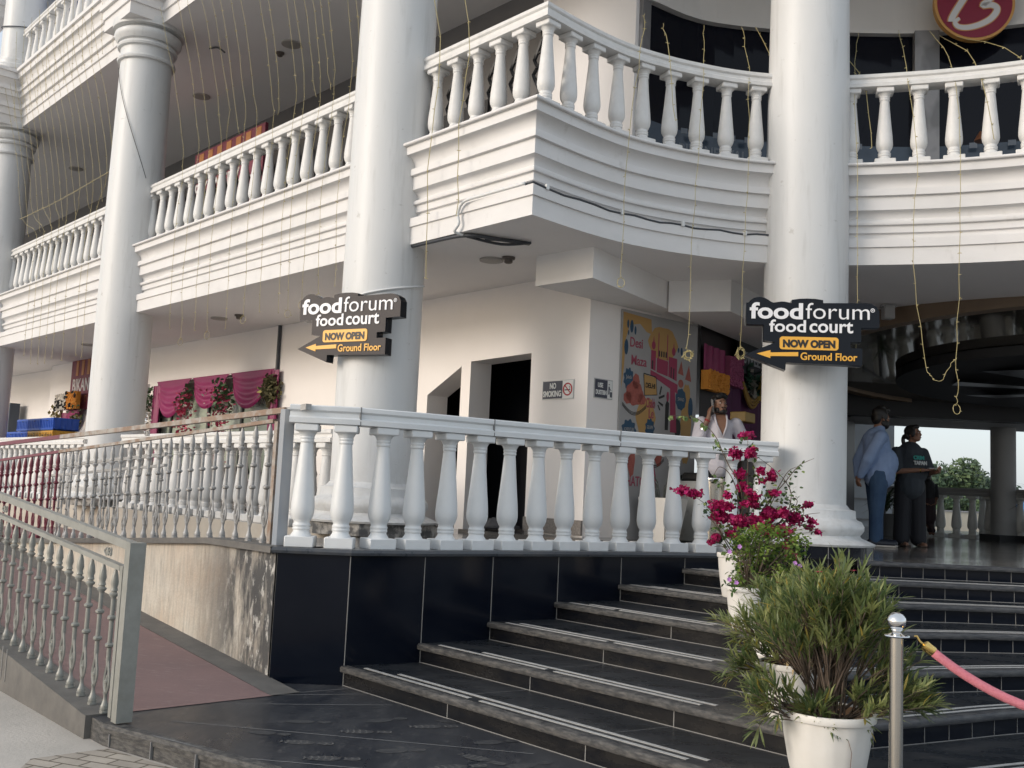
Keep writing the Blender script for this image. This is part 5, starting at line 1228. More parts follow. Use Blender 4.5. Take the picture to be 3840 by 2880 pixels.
# 1 big ribbed pot nearest the camera
rs = random.Random(11)
t = potted("largest ribbed white pot with a bushy oleander, lowest on the steps", 1.630, 5.14, RISE, .232, .356, .018)
oleander(t, (0, 0, .29), (.0, .02, .79), (.325, .30, .205), 54, rs, lobes=[((.37, -.02, .47), .09, 7), ((-.34, -.08, .40), .07, 4), ((-.12, -.12, .38), .05, 2), ((.31, .0, .62), .07, 3), ((.17, -.1, .40), .05, 2)], flowers=7, yellow=.035)
b = MB(); b.tube([(-.02 + .05, -.232 * .95, .26), (.052, -.205, .20), (.05, -.19, .12), (.045, -.175, .03)], .0015, 4); b.build("crack_line", mat("rust_drip", (.20, .11, .07), .8), t)
# 2 banded pot behind it
t = potted("banded white pot with dry straw coloured stalks half hidden behind the largest pot", 1.665, 5.93, 2 * RISE, .178, .315, 0, True)
oleander(t, (0, 0, .27), (-.02, .05, .46), (.30, .24, .17), 24, random.Random(12), lobes=[((-.30, -.1, .30), .07, 3)], flowers=5, yellow=.05)
b = MB(); rs = random.Random(3)
for i in range(26):
    a = rs.uniform(0, 6.28); leaf(b, Vector((.02, -.1, .36)) + rdir(rs) * .05, Vector((math.cos(a), -.5 + math.sin(a), rs.uniform(-.9, .3))), .10, .014, ZZ, 0, .6)
b.build("dry_leaves", mat("dry_straw_leaf", (.42, .31, .16), .8), t, fixn=False)
# 3
t = potted("white pot with green oleander shoots, third from the bottom of the row", 1.78, 6.70, 3 * RISE, .175, .32, 0, True)
oleander(t, (0, 0, .28), (.06, .04, .40), (.22, .18, .11), 12, random.Random(13), flowers=4, yellow=.04)
# 4 light green small leaved bush with pink periwinkles
t = potted("white pot with a light green small leaved bush and lilac periwinkles", 1.815, 7.62, 4 * RISE, .165, .305)
rs = random.Random(14); b = MB(); bs = MB()
LG = [mat("bush_leaf", (.14, .22, .04), .5), mat("bush_leaf_dark", (.055, .11, .025), .5), mat("bush_leaf_light", (.25, .33, .075), .5)]
for i in range(210):
    a = i * 2.4; q = math.sqrt(rs.random()); T = Vector((.16 + .29 * q * math.cos(a), .06 + .2 * q * math.sin(a), .56 + rs.uniform(-.26, .21) - .10 * q * q))
    p0 = Vector((rs.gauss(0, .02), rs.gauss(0, .02), .25)); pts = [p0, p0.lerp(T, .5) + rdir(rs) * .03, T]; bs.tube(pts, [.004, .003, .0015], 4)
    m0 = rs.choices([0, 1, 2], [.5, .22, .28])[0]
    for k_ in range(18): leaf(b, T + rdir(rs) * .055 * rs.random() ** .5, rdir(rs) + ZZ * .35, rs.uniform(.022, .036), rs.uniform(.016, .024), ZZ + rdir(rs) * .5, m0 if rs.random() < .75 else rs.randint(0, 2), .3)
for c in ((-.16, -.10, .52), (-.18, -.12, .36), (-.12, -.12, .44), (-.13, -.14, .30)):
    for k_ in range(9): leaf(b, Vector(c) + rdir(rs) * .04, rdir(rs) + ZZ * .2, .045, .018, ZZ, 1, .3)
bs.build("stems", STEM, t, True); b.build("foliage", LG, t, fixn=False); b = MB()
for c in ((-.17, -.13, .56), (-.17, -.14, .36), (-.12, -.15, .34), (.34, -.14, .48), (-.10, -.14, .60), (.30, -.16, .50)):
    for k_ in range(5): a = k_ * 1.257; leaf(b, Vector(c), Vector((math.cos(a), -.35, math.sin(a))), .019, .018, Vector((0, -1, .2)), 0, .1)
b.build("flowers", mat("lilac_periwinkle", (.55, .25, .62), .6), t, fixn=False)
# 5 bougainvillea
t = potted("tall white pot with a straggling magenta bougainvillea, topmost of the row", 1.93, 8.50, 5 * RISE, .165, .36)
for m_ in LG: translucent(m_, .4, 1.4)
inv = Vector((1.93, 8.50, 5 * RISE)); rs = random.Random(15)
def bz(x, y, dy=0.0): return Vector((1.3114 + .000761 * x + .0000219 * y, 8.5 + dy, 2.2083 + .0000347 * x - .000751 * y)) - inv
CLU = [(925, 240, 70, 40), (800, 440, 65, 55), (895, 450, 55, 50), (1005, 400, 28, 22), (820, 680, 50, 45), (860, 820, 48, 50), (660, 915, 32, 32), (215, 860, 75, 45), (330, 895, 85, 42), (600, 1030, 120, 55), (590, 1150, 95, 55), (740, 1190, 90, 60), (920, 1210, 105, 75), (1100, 1130, 80, 80), (1240, 1100, 70, 50), (1410, 1170, 95, 60), (1550, 1020, 42, 34), (1590, 1205, 32, 26), (1610, 1275, 36, 26), (1645, 1315, 26, 20), (1110, 1300, 105, 65), (1260, 1300, 95, 60), (1300, 1450, 60, 75), (1320, 1560, 35, 30), (700, 1340, 55, 45), (540, 1370, 42, 36), (510, 1430, 32, 24), (830, 1000, 38, 28), (960, 1010, 38, 34), (1010, 640, 34, 40), (1110, 670, 36, 28), (1170, 715, 36, 38), (1050, 755, 32, 24), (1130, 890, 45, 28), (930, 930, 45, 40), (1010, 1025, 45, 30), (1390, 1395, 30, 22), (880, 880, 40, 40)]
b = MB(); BM = [mat("bougainvillea_bract", (.36, .004, .085), .6, noise_col=(.42, .008, .12), nscale=40, namt=.6), mat("bougainvillea_bract_dark", (.24, .005, .07), .6), mat("bougainvillea_bract_light", (.48, .012, .15), .6)]
bs = MB(); bl = MB(); root = Vector((0, 0, .30))
for m_ in BM: translucent(m_, .35, 1.3)
for x, y, rx, ry in CLU:
    dy = rs.uniform(-.14, .16); c = bz(x, y, dy); n = max(8, int(rx * ry / 20))
    for _ in range(n):
        o = Vector((rs.gauss(0, .42) * rx * .00076, rs.gauss(0, .045), rs.gauss(0, .42) * ry * .00076)); m = rs.choices([0, 1, 2], [.55, .25, .2])[0]
        ax = rdir(rs)
        for q in range(3):
            d = (ax.orthogonal().normalized()); d = Matrix.Rotation(q * 2.09, 3, ax) @ d
            leaf(b, c + o, d + ax * .5, rs.uniform(.016, .026), rs.uniform(.016, .024), ax, m, .2)
    if y > 980:
        p = [root + Vector((rs.gauss(0, .02), rs.gauss(0, .02), 0)), root.lerp(c, .55) + Vector((0, 0, .06)) + rdir(rs) * .03, c]; bs.tube(spline(p, 4), [.005 - .003 * i / 8 for i in range(9)], 4)
STEMS = [[(760, 1580), (600, 1330), (500, 1120), (400, 1000), (290, 925)], [(860, 1500), (880, 1100), (888, 700), (890, 260)], [(840, 1500), (830, 1000), (770, 730), (690, 600), (620, 450), (540, 270), (430, 140), (330, 60), (240, 35), (20, 30)], [(900, 1500), (1060, 1060), (1290, 780), (1440, 600), (1540, 540), (1625, 505)],
         [(930, 1500), (1250, 1200), (1370, 930), (1300, 740), (1150, 590), (1000, 475)], [(900, 1500), (1180, 900), (1330, 660), (1430, 600)], [(950, 1500), (1300, 1270), (1480, 1140), (1670, 1105)], [(950, 1500), (1350, 1260), (1540, 1270), (1640, 1300), (1725, 1305)], [(900, 1480), (1390, 1120), (1500, 1020), (1605, 980)],
         [(860, 1500), (780, 980), (700, 700), (570, 600), (490, 730)], [(720, 1560), (620, 1480), (510, 1475)], [(930, 1450), (1160, 980), (1160, 900)], [(930, 1500), (1390, 1060), (1385, 920)], [(700, 1580), (560, 1280), (470, 1160), (520, 1200)], [(930, 1500), (1430, 1200), (1500, 1065)]]
for S in STEMS:
    dy = rs.uniform(-.10, .10); P = spline([root + Vector((rs.gauss(0, .02), 0, 0))] + [bz(x, y, dy * i / len(S)) for i, (x, y) in enumerate(S[1:])], 6); n = len(P)
    bs.tube(P, [.0062 - .0045 * i / (n - 1) for i in range(n)], 5)
BL = [mat("heart_leaf", (.075, .125, .03), .5), mat("heart_leaf_dark", (.025, .055, .02), .5), mat("heart_leaf_light", (.20, .26, .075), .5)]
def heart(c, d, l, m): leaf(bl, c, d, l, l * .72, ZZ + rdir(rs) * .8, m, .3)
for k_ in range(34):   # leafy sprays along the long arching shoots
    S = [(600, 440), (540, 270), (430, 140), (330, 60), (240, 35), (120, 30), (20, 30)]; f = rs.uniform(0, 5.99); i = int(f); x = S[i][0] + (S[i + 1][0] - S[i][0]) * (f - i); y = S[i][1] + (S[i + 1][1] - S[i][1]) * (f - i)
    heart(bz(x, y, rs.uniform(-.03, .03)), Vector((rs.uniform(-.6, .6), -.4, rs.uniform(-1, .1))), rs.uniform(.034, .05), 2 if rs.random() < .7 else 0)
for x, y, r, n in ((1040, 950, 90, 26), (1330, 930, 95, 30), (950, 380, 45, 9), (960, 690, 70, 16), (420, 1010, 45, 8), (590, 790, 90, 26), (460, 1110, 50, 14), (1490, 590, 35, 6), (1460, 660, 35, 3), (1350, 690, 50, 6), (840, 310, 30, 5), (610, 420, 30, 6), (530, 350, 30, 6), (1320, 770, 40, 5), (1440, 1060, 60, 14), (1100, 840, 70, 18), (900, 860, 90, 24), (720, 900, 60, 12), (880, 1060, 130, 40), (1180, 1010, 100, 26), (620, 1290, 80, 18), (760, 1280, 80, 18), (520, 1260, 50, 8), (1240, 1220, 70, 12), (1500, 1240, 30, 4), (1590, 1300, 25, 4), (640, 1440, 60, 10), (790, 1420, 60, 14), (1380, 1020, 60, 12), (940, 500, 30, 5)):
    for _ in range(n): heart(bz(x + rs.gauss(0, r * .6), y + rs.gauss(0, r * .6), rs.uniform(-.12, .12)), rdir(rs) + Vector((0, -.5, -.1)), rs.uniform(.028, .048), rs.choices([0, 1, 2], [.5, .32, .18])[0])
bs.build("stems", STEM, t, True); bl.build("foliage", BL, t, fixn=False); b.build("bracts", BM, t, fixn=False)

# dark plants at the back of the porch
def palm_pot(label, x, y, dark=True, big=1.0):
    t = thing("potted_plant", label, "potted plant", Matrix.Translation((x, y, H))); b = MB(); b.lathe([(.16, 0), (.21, .38), (.22, .40), (.20, .40)], 20); b.build("pot", mat("dark_grey_pot", (.06, .06, .06), .6), t, 40)
    b = MB(); rs = random.Random(int(x * 10))
    for i in range(int(46 * big)):
        a = rs.uniform(0, 6.28); z = rs.uniform(.2, 1.0); leaf(b, Vector((0, 0, .38 + .25 * rs.random() * big)), Vector((math.cos(a) * z, math.sin(a) * z, 1 - z * .6)), rs.uniform(.3, .55) * big, .035, ZZ, 0, .9)
    b.build("foliage", mat("shade_leaf", (.03, .055, .025), .5), t, fixn=False)
palm_pot("spiky plant in a dark pot between the two standing visitors", 7.0, 18.8)
palm_pot("dark leafy plant in a pot at the right edge of the porch", 9.45, 18.05, True, 1.2)
# ================================================================ PEOPLE
# every body is grown from tapered limb volumes and re-meshed into one continuous skin; x = image right, y = away, z = up
def limb(b, p, q, r0, r1, n=12, sx=1.0):
    p, q = Vector(p), Vector(q); L = (q - p).length; k = max(3, int(L / .03))
    pts = [p.lerp(q, i / k) for i in range(k + 1)]; rr = [r0 + (r1 - r0) * i / k for i in range(k + 1)]
    b.tube(pts, rr, n); blob(b, p, (r0, r0, r0)); blob(b, q, (r1, r1, r1))
def blob(b, c, r, M=None, n=14):
    T = Matrix.Translation(Vector(c)); 
    if M is not None: T = T @ M
    prof = [(max(.0008, math.sin(math.pi * i / 10)), -math.cos(math.pi * i / 10)) for i in range(11)]
    b.lathe(prof, n, M=T @ Matrix.Diagonal((r[0], r[1], r[2], 1)))
def remesh(b, name, mt, parent, vox, smooth=2, fac=.5):
    me = b.mesh("tmp", mt, True); o = link("tmp", me)
    m = o.modifiers.new("r", 'REMESH'); m.mode = 'VOXEL'; m.voxel_size = vox; m.use_smooth_shade = True
    if smooth: s = o.modifiers.new("s", 'SMOOTH'); s.iterations = smooth; s.factor = fac
    dg = bpy.context.evaluated_depsgraph_get(); dg.update(); out = bpy.data.meshes.new_from_object(o.evaluated_get(dg)); out.name = name
    bpy.data.objects.remove(o)
    out.materials.clear(); out.materials.append(mt)
    for p in out.polygons: p.use_smooth = True; p.material_index = 0
    r = link(name, out, parent); return r
def head(b, c, yaw, pitch=0.0, s=1.0, jaw=1.0):
    M = Matrix.Rotation(yaw, 4, 'Z') @ Matrix.Rotation(pitch, 4, 'X'); c = Vector(c)
    def at(x, y, z): return c + (M @ Vector((x * s, y * s, z * s)))
    def B(x, y, z, rx, ry, rz): blob(b, at(x, y, z), (rx * s, ry * s, rz * s), M)
    B(0, .012, .030, .076, .096, .088); B(0, -.022, -.028, .064, .075, .078); B(0, -.045, -.078, .042 * jaw, .042, .034); B(0, -.02, -.065, .058 * jaw, .06, .045)
    B(0, -.098, -.022, .0125, .017, .020); B(0, -.090, .002, .010, .015, .024); B(.0, -.088, .026, .045, .014, .010)
    for s_ in (-1, 1): B(s_ * .075, .012, -.012, .010, .020, .030); B(s_ * .010, -.092, -.030, .010, .010, .009); B(s_ * .043, -.064, -.022, .022, .022, .018)
    B(0, -.086, -.058, .024, .012, .007); B(0, -.084, -.068, .021, .012, .007)
    return at, M
def face_parts(t, at, M, s, skin_dark, beard=None, brow=True):
    b = MB()
    for s_ in (-1, 1): blob(b, at(s_ * .031, -.083, .006), (.0125 * s, .008 * s, .0075 * s), M, 10)
    b.build("eye", mat("eye_white", (.55, .52, .5), .3), t, True)
    b = MB()
    for s_ in (-1, 1): blob(b, at(s_ * .031, -.0895, .006), (.006 * s, .004 * s, .006 * s), M, 8)
    b.build("iris", mat("iris_dark", (.02, .012, .01), .3), t, True)
    b = MB()
    for s_ in (-1, 1): b.tube([at(s_ * .014, -.092, .024), at(s_ * .032, -.092, .030), at(s_ * .050, -.080, .024)], [.005 * s, .0055 * s, .003 * s], 6)
    b.build("eyebrow", mat("hair_black", (.010, .009, .009), .5), t, True)
    b = MB(); b.tube([at(-.020, -.094, -.063), at(0, -.099, -.061), at(.020, -.094, -.063)], [.003 * s, .0045 * s, .003 * s], 6); b.build("lips", mat("lip_brown", (.17, .07, .06), .5), t, True)
HAIR = mat("hair_black", (.010, .009, .009), .5, noise_col=(.016, .014, .013), nscale=60, namt=.6)
SKIN = mat("brown_skin", (.27, .145, .095), .5, noise_col=(.23, .115, .075), nscale=20, namt=.5); SKIND = mat("deep_brown_skin", (.17, .085, .055), .5)
def fingers(b, wrist, d, nrm, s=1.0, curl=.6, spread=.012, thumb=1):
    """palm, four unequal bent fingers, thumb leaving the side of the palm near its base"""
    wrist = Vector(wrist); d = Vector(d).normalized(); nrm = Vector(nrm); nrm = (nrm - d * nrm.dot(d)).normalized(); sd = d.cross(nrm)
    for k_ in (-1, -.33, .33, 1): limb(b, wrist + sd * .012 * k_ * s, wrist + d * .085 * s + sd * .026 * k_ * s, .016 * s, .0135 * s, 8)
    for i, L in enumerate((.062, .074, .068, .052)):
        k_ = (-1, -.33, .33, 1)[i]; p = wrist + d * .085 * s + sd * (.028 * k_) * s; dd = d.copy()
        for j, f in enumerate((.46, .30, .24)):
            dd = (dd + nrm * curl * (.55 + .25 * j)).normalized(); q = p + dd * L * f * s; limb(b, p, q, (.0095 - .001 * j) * s, (.0085 - .001 * j) * s, 8); p = q
    p = wrist + d * .02 * s - sd * .022 * thumb * s; q = p + (d * .6 - sd * .7 * thumb + nrm * .3).normalized() * .042 * s; limb(b, p, q, .013 * s, .011 * s, 8); limb(b, q, q + (d + nrm * .6).normalized() * .034 * s, .010 * s, .008 * s, 8)
def hair_cap(t, at, M, s, pieces, name="hair"):
    b = MB()
    for x, y, z, rx, ry, rz in pieces: blob(b, at(x, y, z), (rx * s, ry * s, rz * s), M)
    return remesh(b, name, HAIR, t, .008, 1)

# ---- man on the phone
t = thing("person", "man in an open necked white shirt holding a phone to his ear behind the balustrade", "person", Matrix.Translation((2.42, 11.75, H)))
b = MB(); at, M = head(b, (-.005, -.045, 1.600), R(18), R(-6), 1.0, 1.12)
limb(b, (0, 0, 1.40), (-.002, -.02, 1.53), .062, .056); limb(b, (0, 0, 1.0), (0, 0, 1.36), .125, .135); blob(b, (0, 0, 1.36), (.185, .10, .09)); blob(b, (0, 0, .97), (.155, .11, .11))
for s_ in (-1, 1): limb(b, (s_ * .085, 0, .92), (s_ * .105, .01, .50), .082, .055); limb(b, (s_ * .105, .01, .50), (s_ * .11, .03, .09), .054, .036); limb(b, (s_ * .11, .04, .05), (s_ * .13, -.14, .035), .040, .034)
sh, el, wr = (-.20, 0, 1.385), (-.27, -.10, 1.13), (-.145, -.13, 1.44)
limb(b, sh, el, .058, .044); limb(b, el, wr, .042, .029)
fingers(b, wr, (.12, .12, 1), (.9, .25, .1), 1.0, .45, thumb=-1)
limb(b, (.20, 0, 1.385), (.33, .03, 1.15), .058, .044); limb(b, (.33, .03, 1.15), (.40, -.16, 1.06), .042, .029); fingers(b, (.40, -.16, 1.06), (.5, -1, -.2), (0, 0, -1), 1.0, .4)
remesh(b, "body", SKIN, t, .0085, 1); face_parts(t, at, M, 1.0, SKIND)
hair_cap(t, at, M, 1.0, [(0, .025, .052, .082, .098, .086), (0, -.05, .105, .062, .05, .034), (-.045, -.062, .085, .035, .034, .03), (.04, -.055, .09, .04, .034, .03), (0, .06, .0, .075, .055, .085), (.078, .012, .03, .012, .035, .045), (-.078, .012, .03, .012, .035, .045)])
b = MB(); B_ = lambda x, y, z, rx, ry, rz: blob(b, at(x, y, z), (rx, ry, rz), M)
for x, y, z, rx, ry, rz in ((0, -.058, -.096, .050, .040, .024), (.052, -.03, -.070, .020, .045, .036), (-.052, -.03, -.070, .020, .045, .036), (0, -.088, -.086, .024, .018, .020), (.018, -.096, -.048, .018, .009, .007), (-.018, -.096, -.048, .018, .009, .007)): B_(x, y, z, rx, ry, rz)
remesh(b, "beard", HAIR, t, .006, 1)
SHIRT = mat("white_shirt", (.66, .64, .70), .8, noise_col=(.58, .56, .62), nscale=7, namt=.7, bump=.5, bscale=14)
b = MB(); limb(b, (0, 0, .90), (0, 0, 1.33), .165, .158); blob(b, (0, -.01, 1.10), (.20, .15, .20)); blob(b, (0, 0, 1.365), (.215, .118, .085)); blob(b, (0, 0, .92), (.19, .145, .10))
limb(b, sh, el, .080, .074); limb(b, el, Vector(el).lerp(Vector(wr), .42), .070, .058); limb(b, (.20, 0, 1.385), (.33, .03, 1.15), .080, .074); limb(b, (.33, .03, 1.15), (.36, -.05, 1.11), .072, .062)
for s_ in (-1, 1): blob(b, (s_ * .062, -.02, 1.455), (.030, .060, .035))
remesh(b, "shirt", SHIRT, t, .010, 2)
b = MB(); b.add([(-.058, -.085, 1.485), (.062, -.085, 1.485), (-.062, -.135, 1.425), (.064, -.135, 1.425), (-.040, -.170, 1.34), (.050, -.170, 1.34), (.004, -.178, 1.235), (.022, -.178, 1.235)], [(0, 2, 3, 1), (2, 4, 5, 3), (4, 6, 7, 5)]); b.build("open_neck", SKIN, t, fixn=False)
b = MB(); b.tube([(.012, -.158, 1.22), (.014, -.168, 1.10), (.015, -.160, .95)], .006, 5); b.tube([(-.066, -.09, 1.485), (-.068, -.14, 1.425), (-.045, -.172, 1.34), (.008, -.182, 1.23)], .012, 5); b.tube([(.068, -.09, 1.485), (.070, -.14, 1.425), (.056, -.172, 1.34), (.018, -.182, 1.23)], .012, 5); b.build("placket", SHIRT, t, True)
b = MB(); blob(b, (0, 0, .93), (.165, .125, .08))
for s_ in (-1, 1): limb(b, (s_ * .085, 0, .92), (s_ * .105, .01, .50), .100, .075); limb(b, (s_ * .105, .01, .50), (s_ * .11, .03, .08), .075, .064)
TROUS = mat("black_trousers", (.012, .013, .018), .8); remesh(b, "trousers", TROUS, t, .012, 1)
b = MB()
for s_ in (-1, 1): limb(b, (s_ * .11, .05, .055), (s_ * .13, -.17, .045), .050, .044)
remesh(b, "shoes", mat("black_shoe", (.012, .012, .012), .4), t, .01, 1)
b = MB(); b.box((0, 0, 0), (.012, .074, .15), bev=.004); b.build("phone", mat("grey_phone", (.30, .30, .30), .3), t).matrix_local = Matrix.Translation((-.092, -.085, 1.585)) @ Matrix.Rotation(R(-10), 4, 'Y') @ Matrix.Rotation(R(12), 4, 'X')
b = MB(); v = (Vector(wr) - Vector(el)).normalized()
for f, r in ((.90, .033),): 
    c = Vector(el).lerp(Vector(wr), f); b.tube([c - v * .01, c + v * .01], [r, r], 12)
b.build("wrist_thread", mat("red_thread", (.30, .02, .02), .7), t); b = MB(); c = Vector(el).lerp(Vector(wr), .56); b.tube([c - v * .012, c + v * .012], [.042, .041], 14); b.build("watch", CHROME, t)

# ---- man in blue shirt, seen from behind, looking right
t = thing("person", "bearded man in blue shirt and jeans, hands clasped behind his back", "person", Matrix.Translation((4.78, 13.2, H)))
yw = R(100)
b = MB(); at, M = head(b, (.065, -.0, 1.665), R(105), R(4), 1.05, 1.15)
limb(b, (.0, 0, 1.46), (.05, 0, 1.59), .068, .062); limb(b, (.02, 0, 1.0), (0, 0, 1.30), .15, .145); blob(b, (0, 0, 1.38), (.11, .18, .07))
for s_, lx, ly in ((-1, -.05, -.11), (1, .06, .10)):
    limb(b, (.0, s_ * .09, .95), (lx * .6, ly, .50), .098, .066); limb(b, (lx * .6, ly, .50), (lx, ly, .09), .062, .040); limb(b, (lx - .04, ly, .05), (lx + .20, ly - .05, .035), .045, .036)
# arms folded behind the back (towards image left), hands clasped
for s_ in (-1, 1):
    e = (-.17, s_ * .17, 1.10); w_ = (-.235, s_ * .035 - .03, .875); limb(b, (-.02, s_ * .21, 1.41), e, .062, .050); limb(b, e, w_, .048, .032); fingers(b, w_, (-.1, -s_ * .6, -.7), (.5, 0, .2), 1.0, .5)
remesh(b, "body", SKIN, t, .009, 1); face_parts(t, at, M, 1.05, SKIND)
hair_cap(t, at, M, 1.05, [(0, .03, .055, .085, .10, .085), (0, -.04, .105, .07, .065, .04), (0, .07, .0, .078, .055, .09), (.076, .0, .02, .014, .04, .055), (-.076, .0, .02, .014, .04, .055), (.0, .0, .13, .06, .07, .035)])
b = MB()
for x, y, z, rx, ry, rz in ((0, -.058, -.10, .052, .046, .034), (.056, -.02, -.066, .022, .055, .046), (-.056, -.02, -.066, .022, .055, .046), (0, -.094, -.088, .026, .022, .024), (0, -.1, -.048, .03, .010, .008)): blob(b, at(x, y, z), (rx * 1.05, ry * 1.05, rz * 1.05), M)
remesh(b, "beard", HAIR, t, .007, 1)
b = MB(); b.tube([at(.078, .0, .008), at(.06, -.085, .010), at(.0, -.105, .008), at(-.06, -.085, .010)], .0035, 5); b.build("glasses", mat("glasses_frame", (.5, .5, .5), .3), t)
BSH = mat("light_blue_shirt", (.22, .31, .50), .8, noise_col=(.17, .24, .40), nscale=6, namt=.8, bump=.6, bscale=12)
b = MB(); limb(b, (.04, 0, .93), (.0, 0, 1.38), .205, .165); blob(b, (.085, 0, 1.08), (.20, .19, .22)); blob(b, (0, 0, 1.40), (.145, .235, .095)); blob(b, (.03, 0, .94), (.20, .20, .10)); limb(b, (.0, 0, 1.44), (.04, 0, 1.53), .082, .072)
for s_ in (-1, 1): e = (-.17, s_ * .17, 1.10); w_ = Vector((-.235, s_ * .035 - .03, .875)); limb(b, (-.02, s_ * .21, 1.41), e, .085, .078); limb(b, e, Vector(e).lerp(w_, .86), .076, .05)
blob(b, (.03, 0, 1.525), (.085, .085, .025)); remesh(b, "shirt", BSH, t, .011, 2)
JEAN = mat("blue_denim", (.018, .050, .115), .8, noise_col=(.05, .10, .18), nscale=4, namt=.8, bump=.4, bscale=18)
b = MB(); blob(b, (.02, 0, .93), (.185, .18, .11))
for s_, lx, ly in ((-1, -.05, -.11), (1, .06, .10)): limb(b, (.01, s_ * .08, .92), (lx * .6, ly, .50), .128, .098); limb(b, (lx * .6, ly, .50), (lx, ly, .10), .096, .074)
remesh(b, "jeans", JEAN, t, .012, 1)
b = MB()
for lx, ly in ((-.05, -.11), (.06, .10)): limb(b, (lx - .05, ly, .055), (lx + .20, ly - .05, .048), .052, .046)
remesh(b, "shoes", mat("navy_shoe", (.010, .014, .025), .5), t, .01, 1); b = MB()
for lx, ly in ((-.05, -.11), (.06, .10)): b.box((lx + .075, ly - .025, .014), (.34, .105, .026), rz=R(-11), bev=.01)
b.build("soles", mat("shoe_sole", (.45, .43, .4), .7), t)

# ---- woman in dark tee, looking right, phone in her hands
t = thing("person", "woman with ponytail in a printed dark tee and wide black trousers holding a phone", "person", Matrix.Translation((5.44, 13.75, H)))
b = MB(); at, M = head(b, (.035, -.02, 1.515), R(50), R(-8), .98, 1.0)
limb(b, (0, 0, 1.30), (.03, -.01, 1.44), .054, .049); limb(b, (0, 0, .92), (0, 0, 1.27), .13, .135); blob(b, (0, 0, 1.28), (.165, .10, .075)); blob(b, (.03, -.07, 1.16), (.13, .09, .09)); blob(b, (0, 0, .88), (.17, .12, .12))
for s_ in (-1, 1): limb(b, (s_ * .09, 0, .85), (s_ * .10, .0, .46), .088, .058); limb(b, (s_ * .10, 0, .46), (s_ * .105, .02, .08), .055, .035); limb(b, (s_ * .105, .03, .045), (s_ * .125 + .03, -.13, .03), .036, .030)
la, lb, lc = (-.185, .0, 1.26), (-.215, -.09, 1.0), (.075, -.26, 1.025)
ra, rb_, rc_ = (.185, .02, 1.26), (.25, -.05, 1.0), (.27, -.28, 1.01)
limb(b, la, lb, .052, .041); limb(b, lb, lc, .040, .026); limb(b, ra, rb_, .052, .041); limb(b, rb_, rc_, .040, .026)
fingers(b, lc, (1, -.15, .0), (0, .2, 1), .95, .25); fingers(b, rc_, (-.2, -.8, .25), (-.6, .1, .6), .95, .5, thumb=-1)
remesh(b, "body", mat("warm_brown_skin", (.25, .13, .085), .5), t, .0085, 1); face_parts(t, at, M, .98, SKIND)
hair_cap(t, at, M, .98, [(0, .025, .045, .084, .098, .088), (0, -.04, .092, .066, .055, .034), (.073, -.01, .01, .016, .045, .06), (-.073, -.01, .01, .016, .045, .06), (0, .07, -.01, .07, .05, .07), (0, .125, -.02, .035, .035, .035), (0, .15, -.08, .028, .028, .07), (0, .155, -.17, .022, .022, .08)])
TEE = mat("charcoal_tee", (.030, .038, .048), .85, noise_col=(.045, .052, .062), nscale=6, namt=.6, bump=.5, bscale=14)
b = MB(); limb(b, (0, 0, .80), (0, 0, 1.26), .190, .158); blob(b, (.03, -.07, 1.16), (.155, .115, .11)); blob(b, (.02, -.03, .98), (.20, .165, .16)); blob(b, (0, 0, 1.295), (.195, .112, .07)); blob(b, (0, 0, .80), (.205, .15, .06)); limb(b, la, Vector(la).lerp(Vector(lb), .85), .078, .076); limb(b, ra, Vector(ra).lerp(Vector(rb_), .85), .078, .076)
remesh(b, "tee", TEE, t, .011, 2)
Mt = Matrix.Translation((.035, -.199, 1.135)) @ Matrix.Rotation(R(14), 4, 'Z') @ Matrix.Rotation(R(-6), 4, 'X')
link("tee_print", text_mesh("CRIM", .07, .004, .003, w=.165, mat=mat("teal_print", (.03, .27, .24), .7)), t, Mt @ Matrix.Translation((-.075, .0, .03)))
link("tee_print", text_mesh("TAPAN", .07, .004, .003, w=.20, mat=mat("white_print", (.52, .54, .54), .7)), t, Mt @ Matrix.Translation((-.075, -.002, -.04)))
b = MB(); blob(b, (0, 0, .84), (.18, .13, .09))
for s_ in (-1, 1): limb(b, (s_ * .09, 0, .82), (s_ * .105, .0, .40), .115, .105); limb(b, (s_ * .105, 0, .40), (s_ * .115, .0, .11), .104, .108)
remesh(b, "trousers", TROUS, t, .012, 1)
b = MB()
for s_ in (-1, 1): b.box((s_ * .115 + .012, -.06, .013), (.085, .25, .022), rz=R(-8 * s_), bev=.008); b.tube([(s_ * .115 - .04, -.08, .02), (s_ * .115 + .01, -.09, .062), (s_ * .115 + .06, -.08, .02)], .012, 6)
b.build("sandals", mat("brown_sandal", (.06, .04, .03), .5), t)
b = MB(); b.box((.205, -.285, 1.05), (.15, .075, .010), bev=.003); b.build("phone", mat("pale_phone", (.5, .5, .5), .3), t)
b = MB(); v = (Vector(lc) - Vector(lb)).normalized(); c = Vector(lb).lerp(Vector(lc), .90); b.tube([c - v * .006, c + v * .006], [.032, .032], 14); b.build("bangle", BRASS, t)

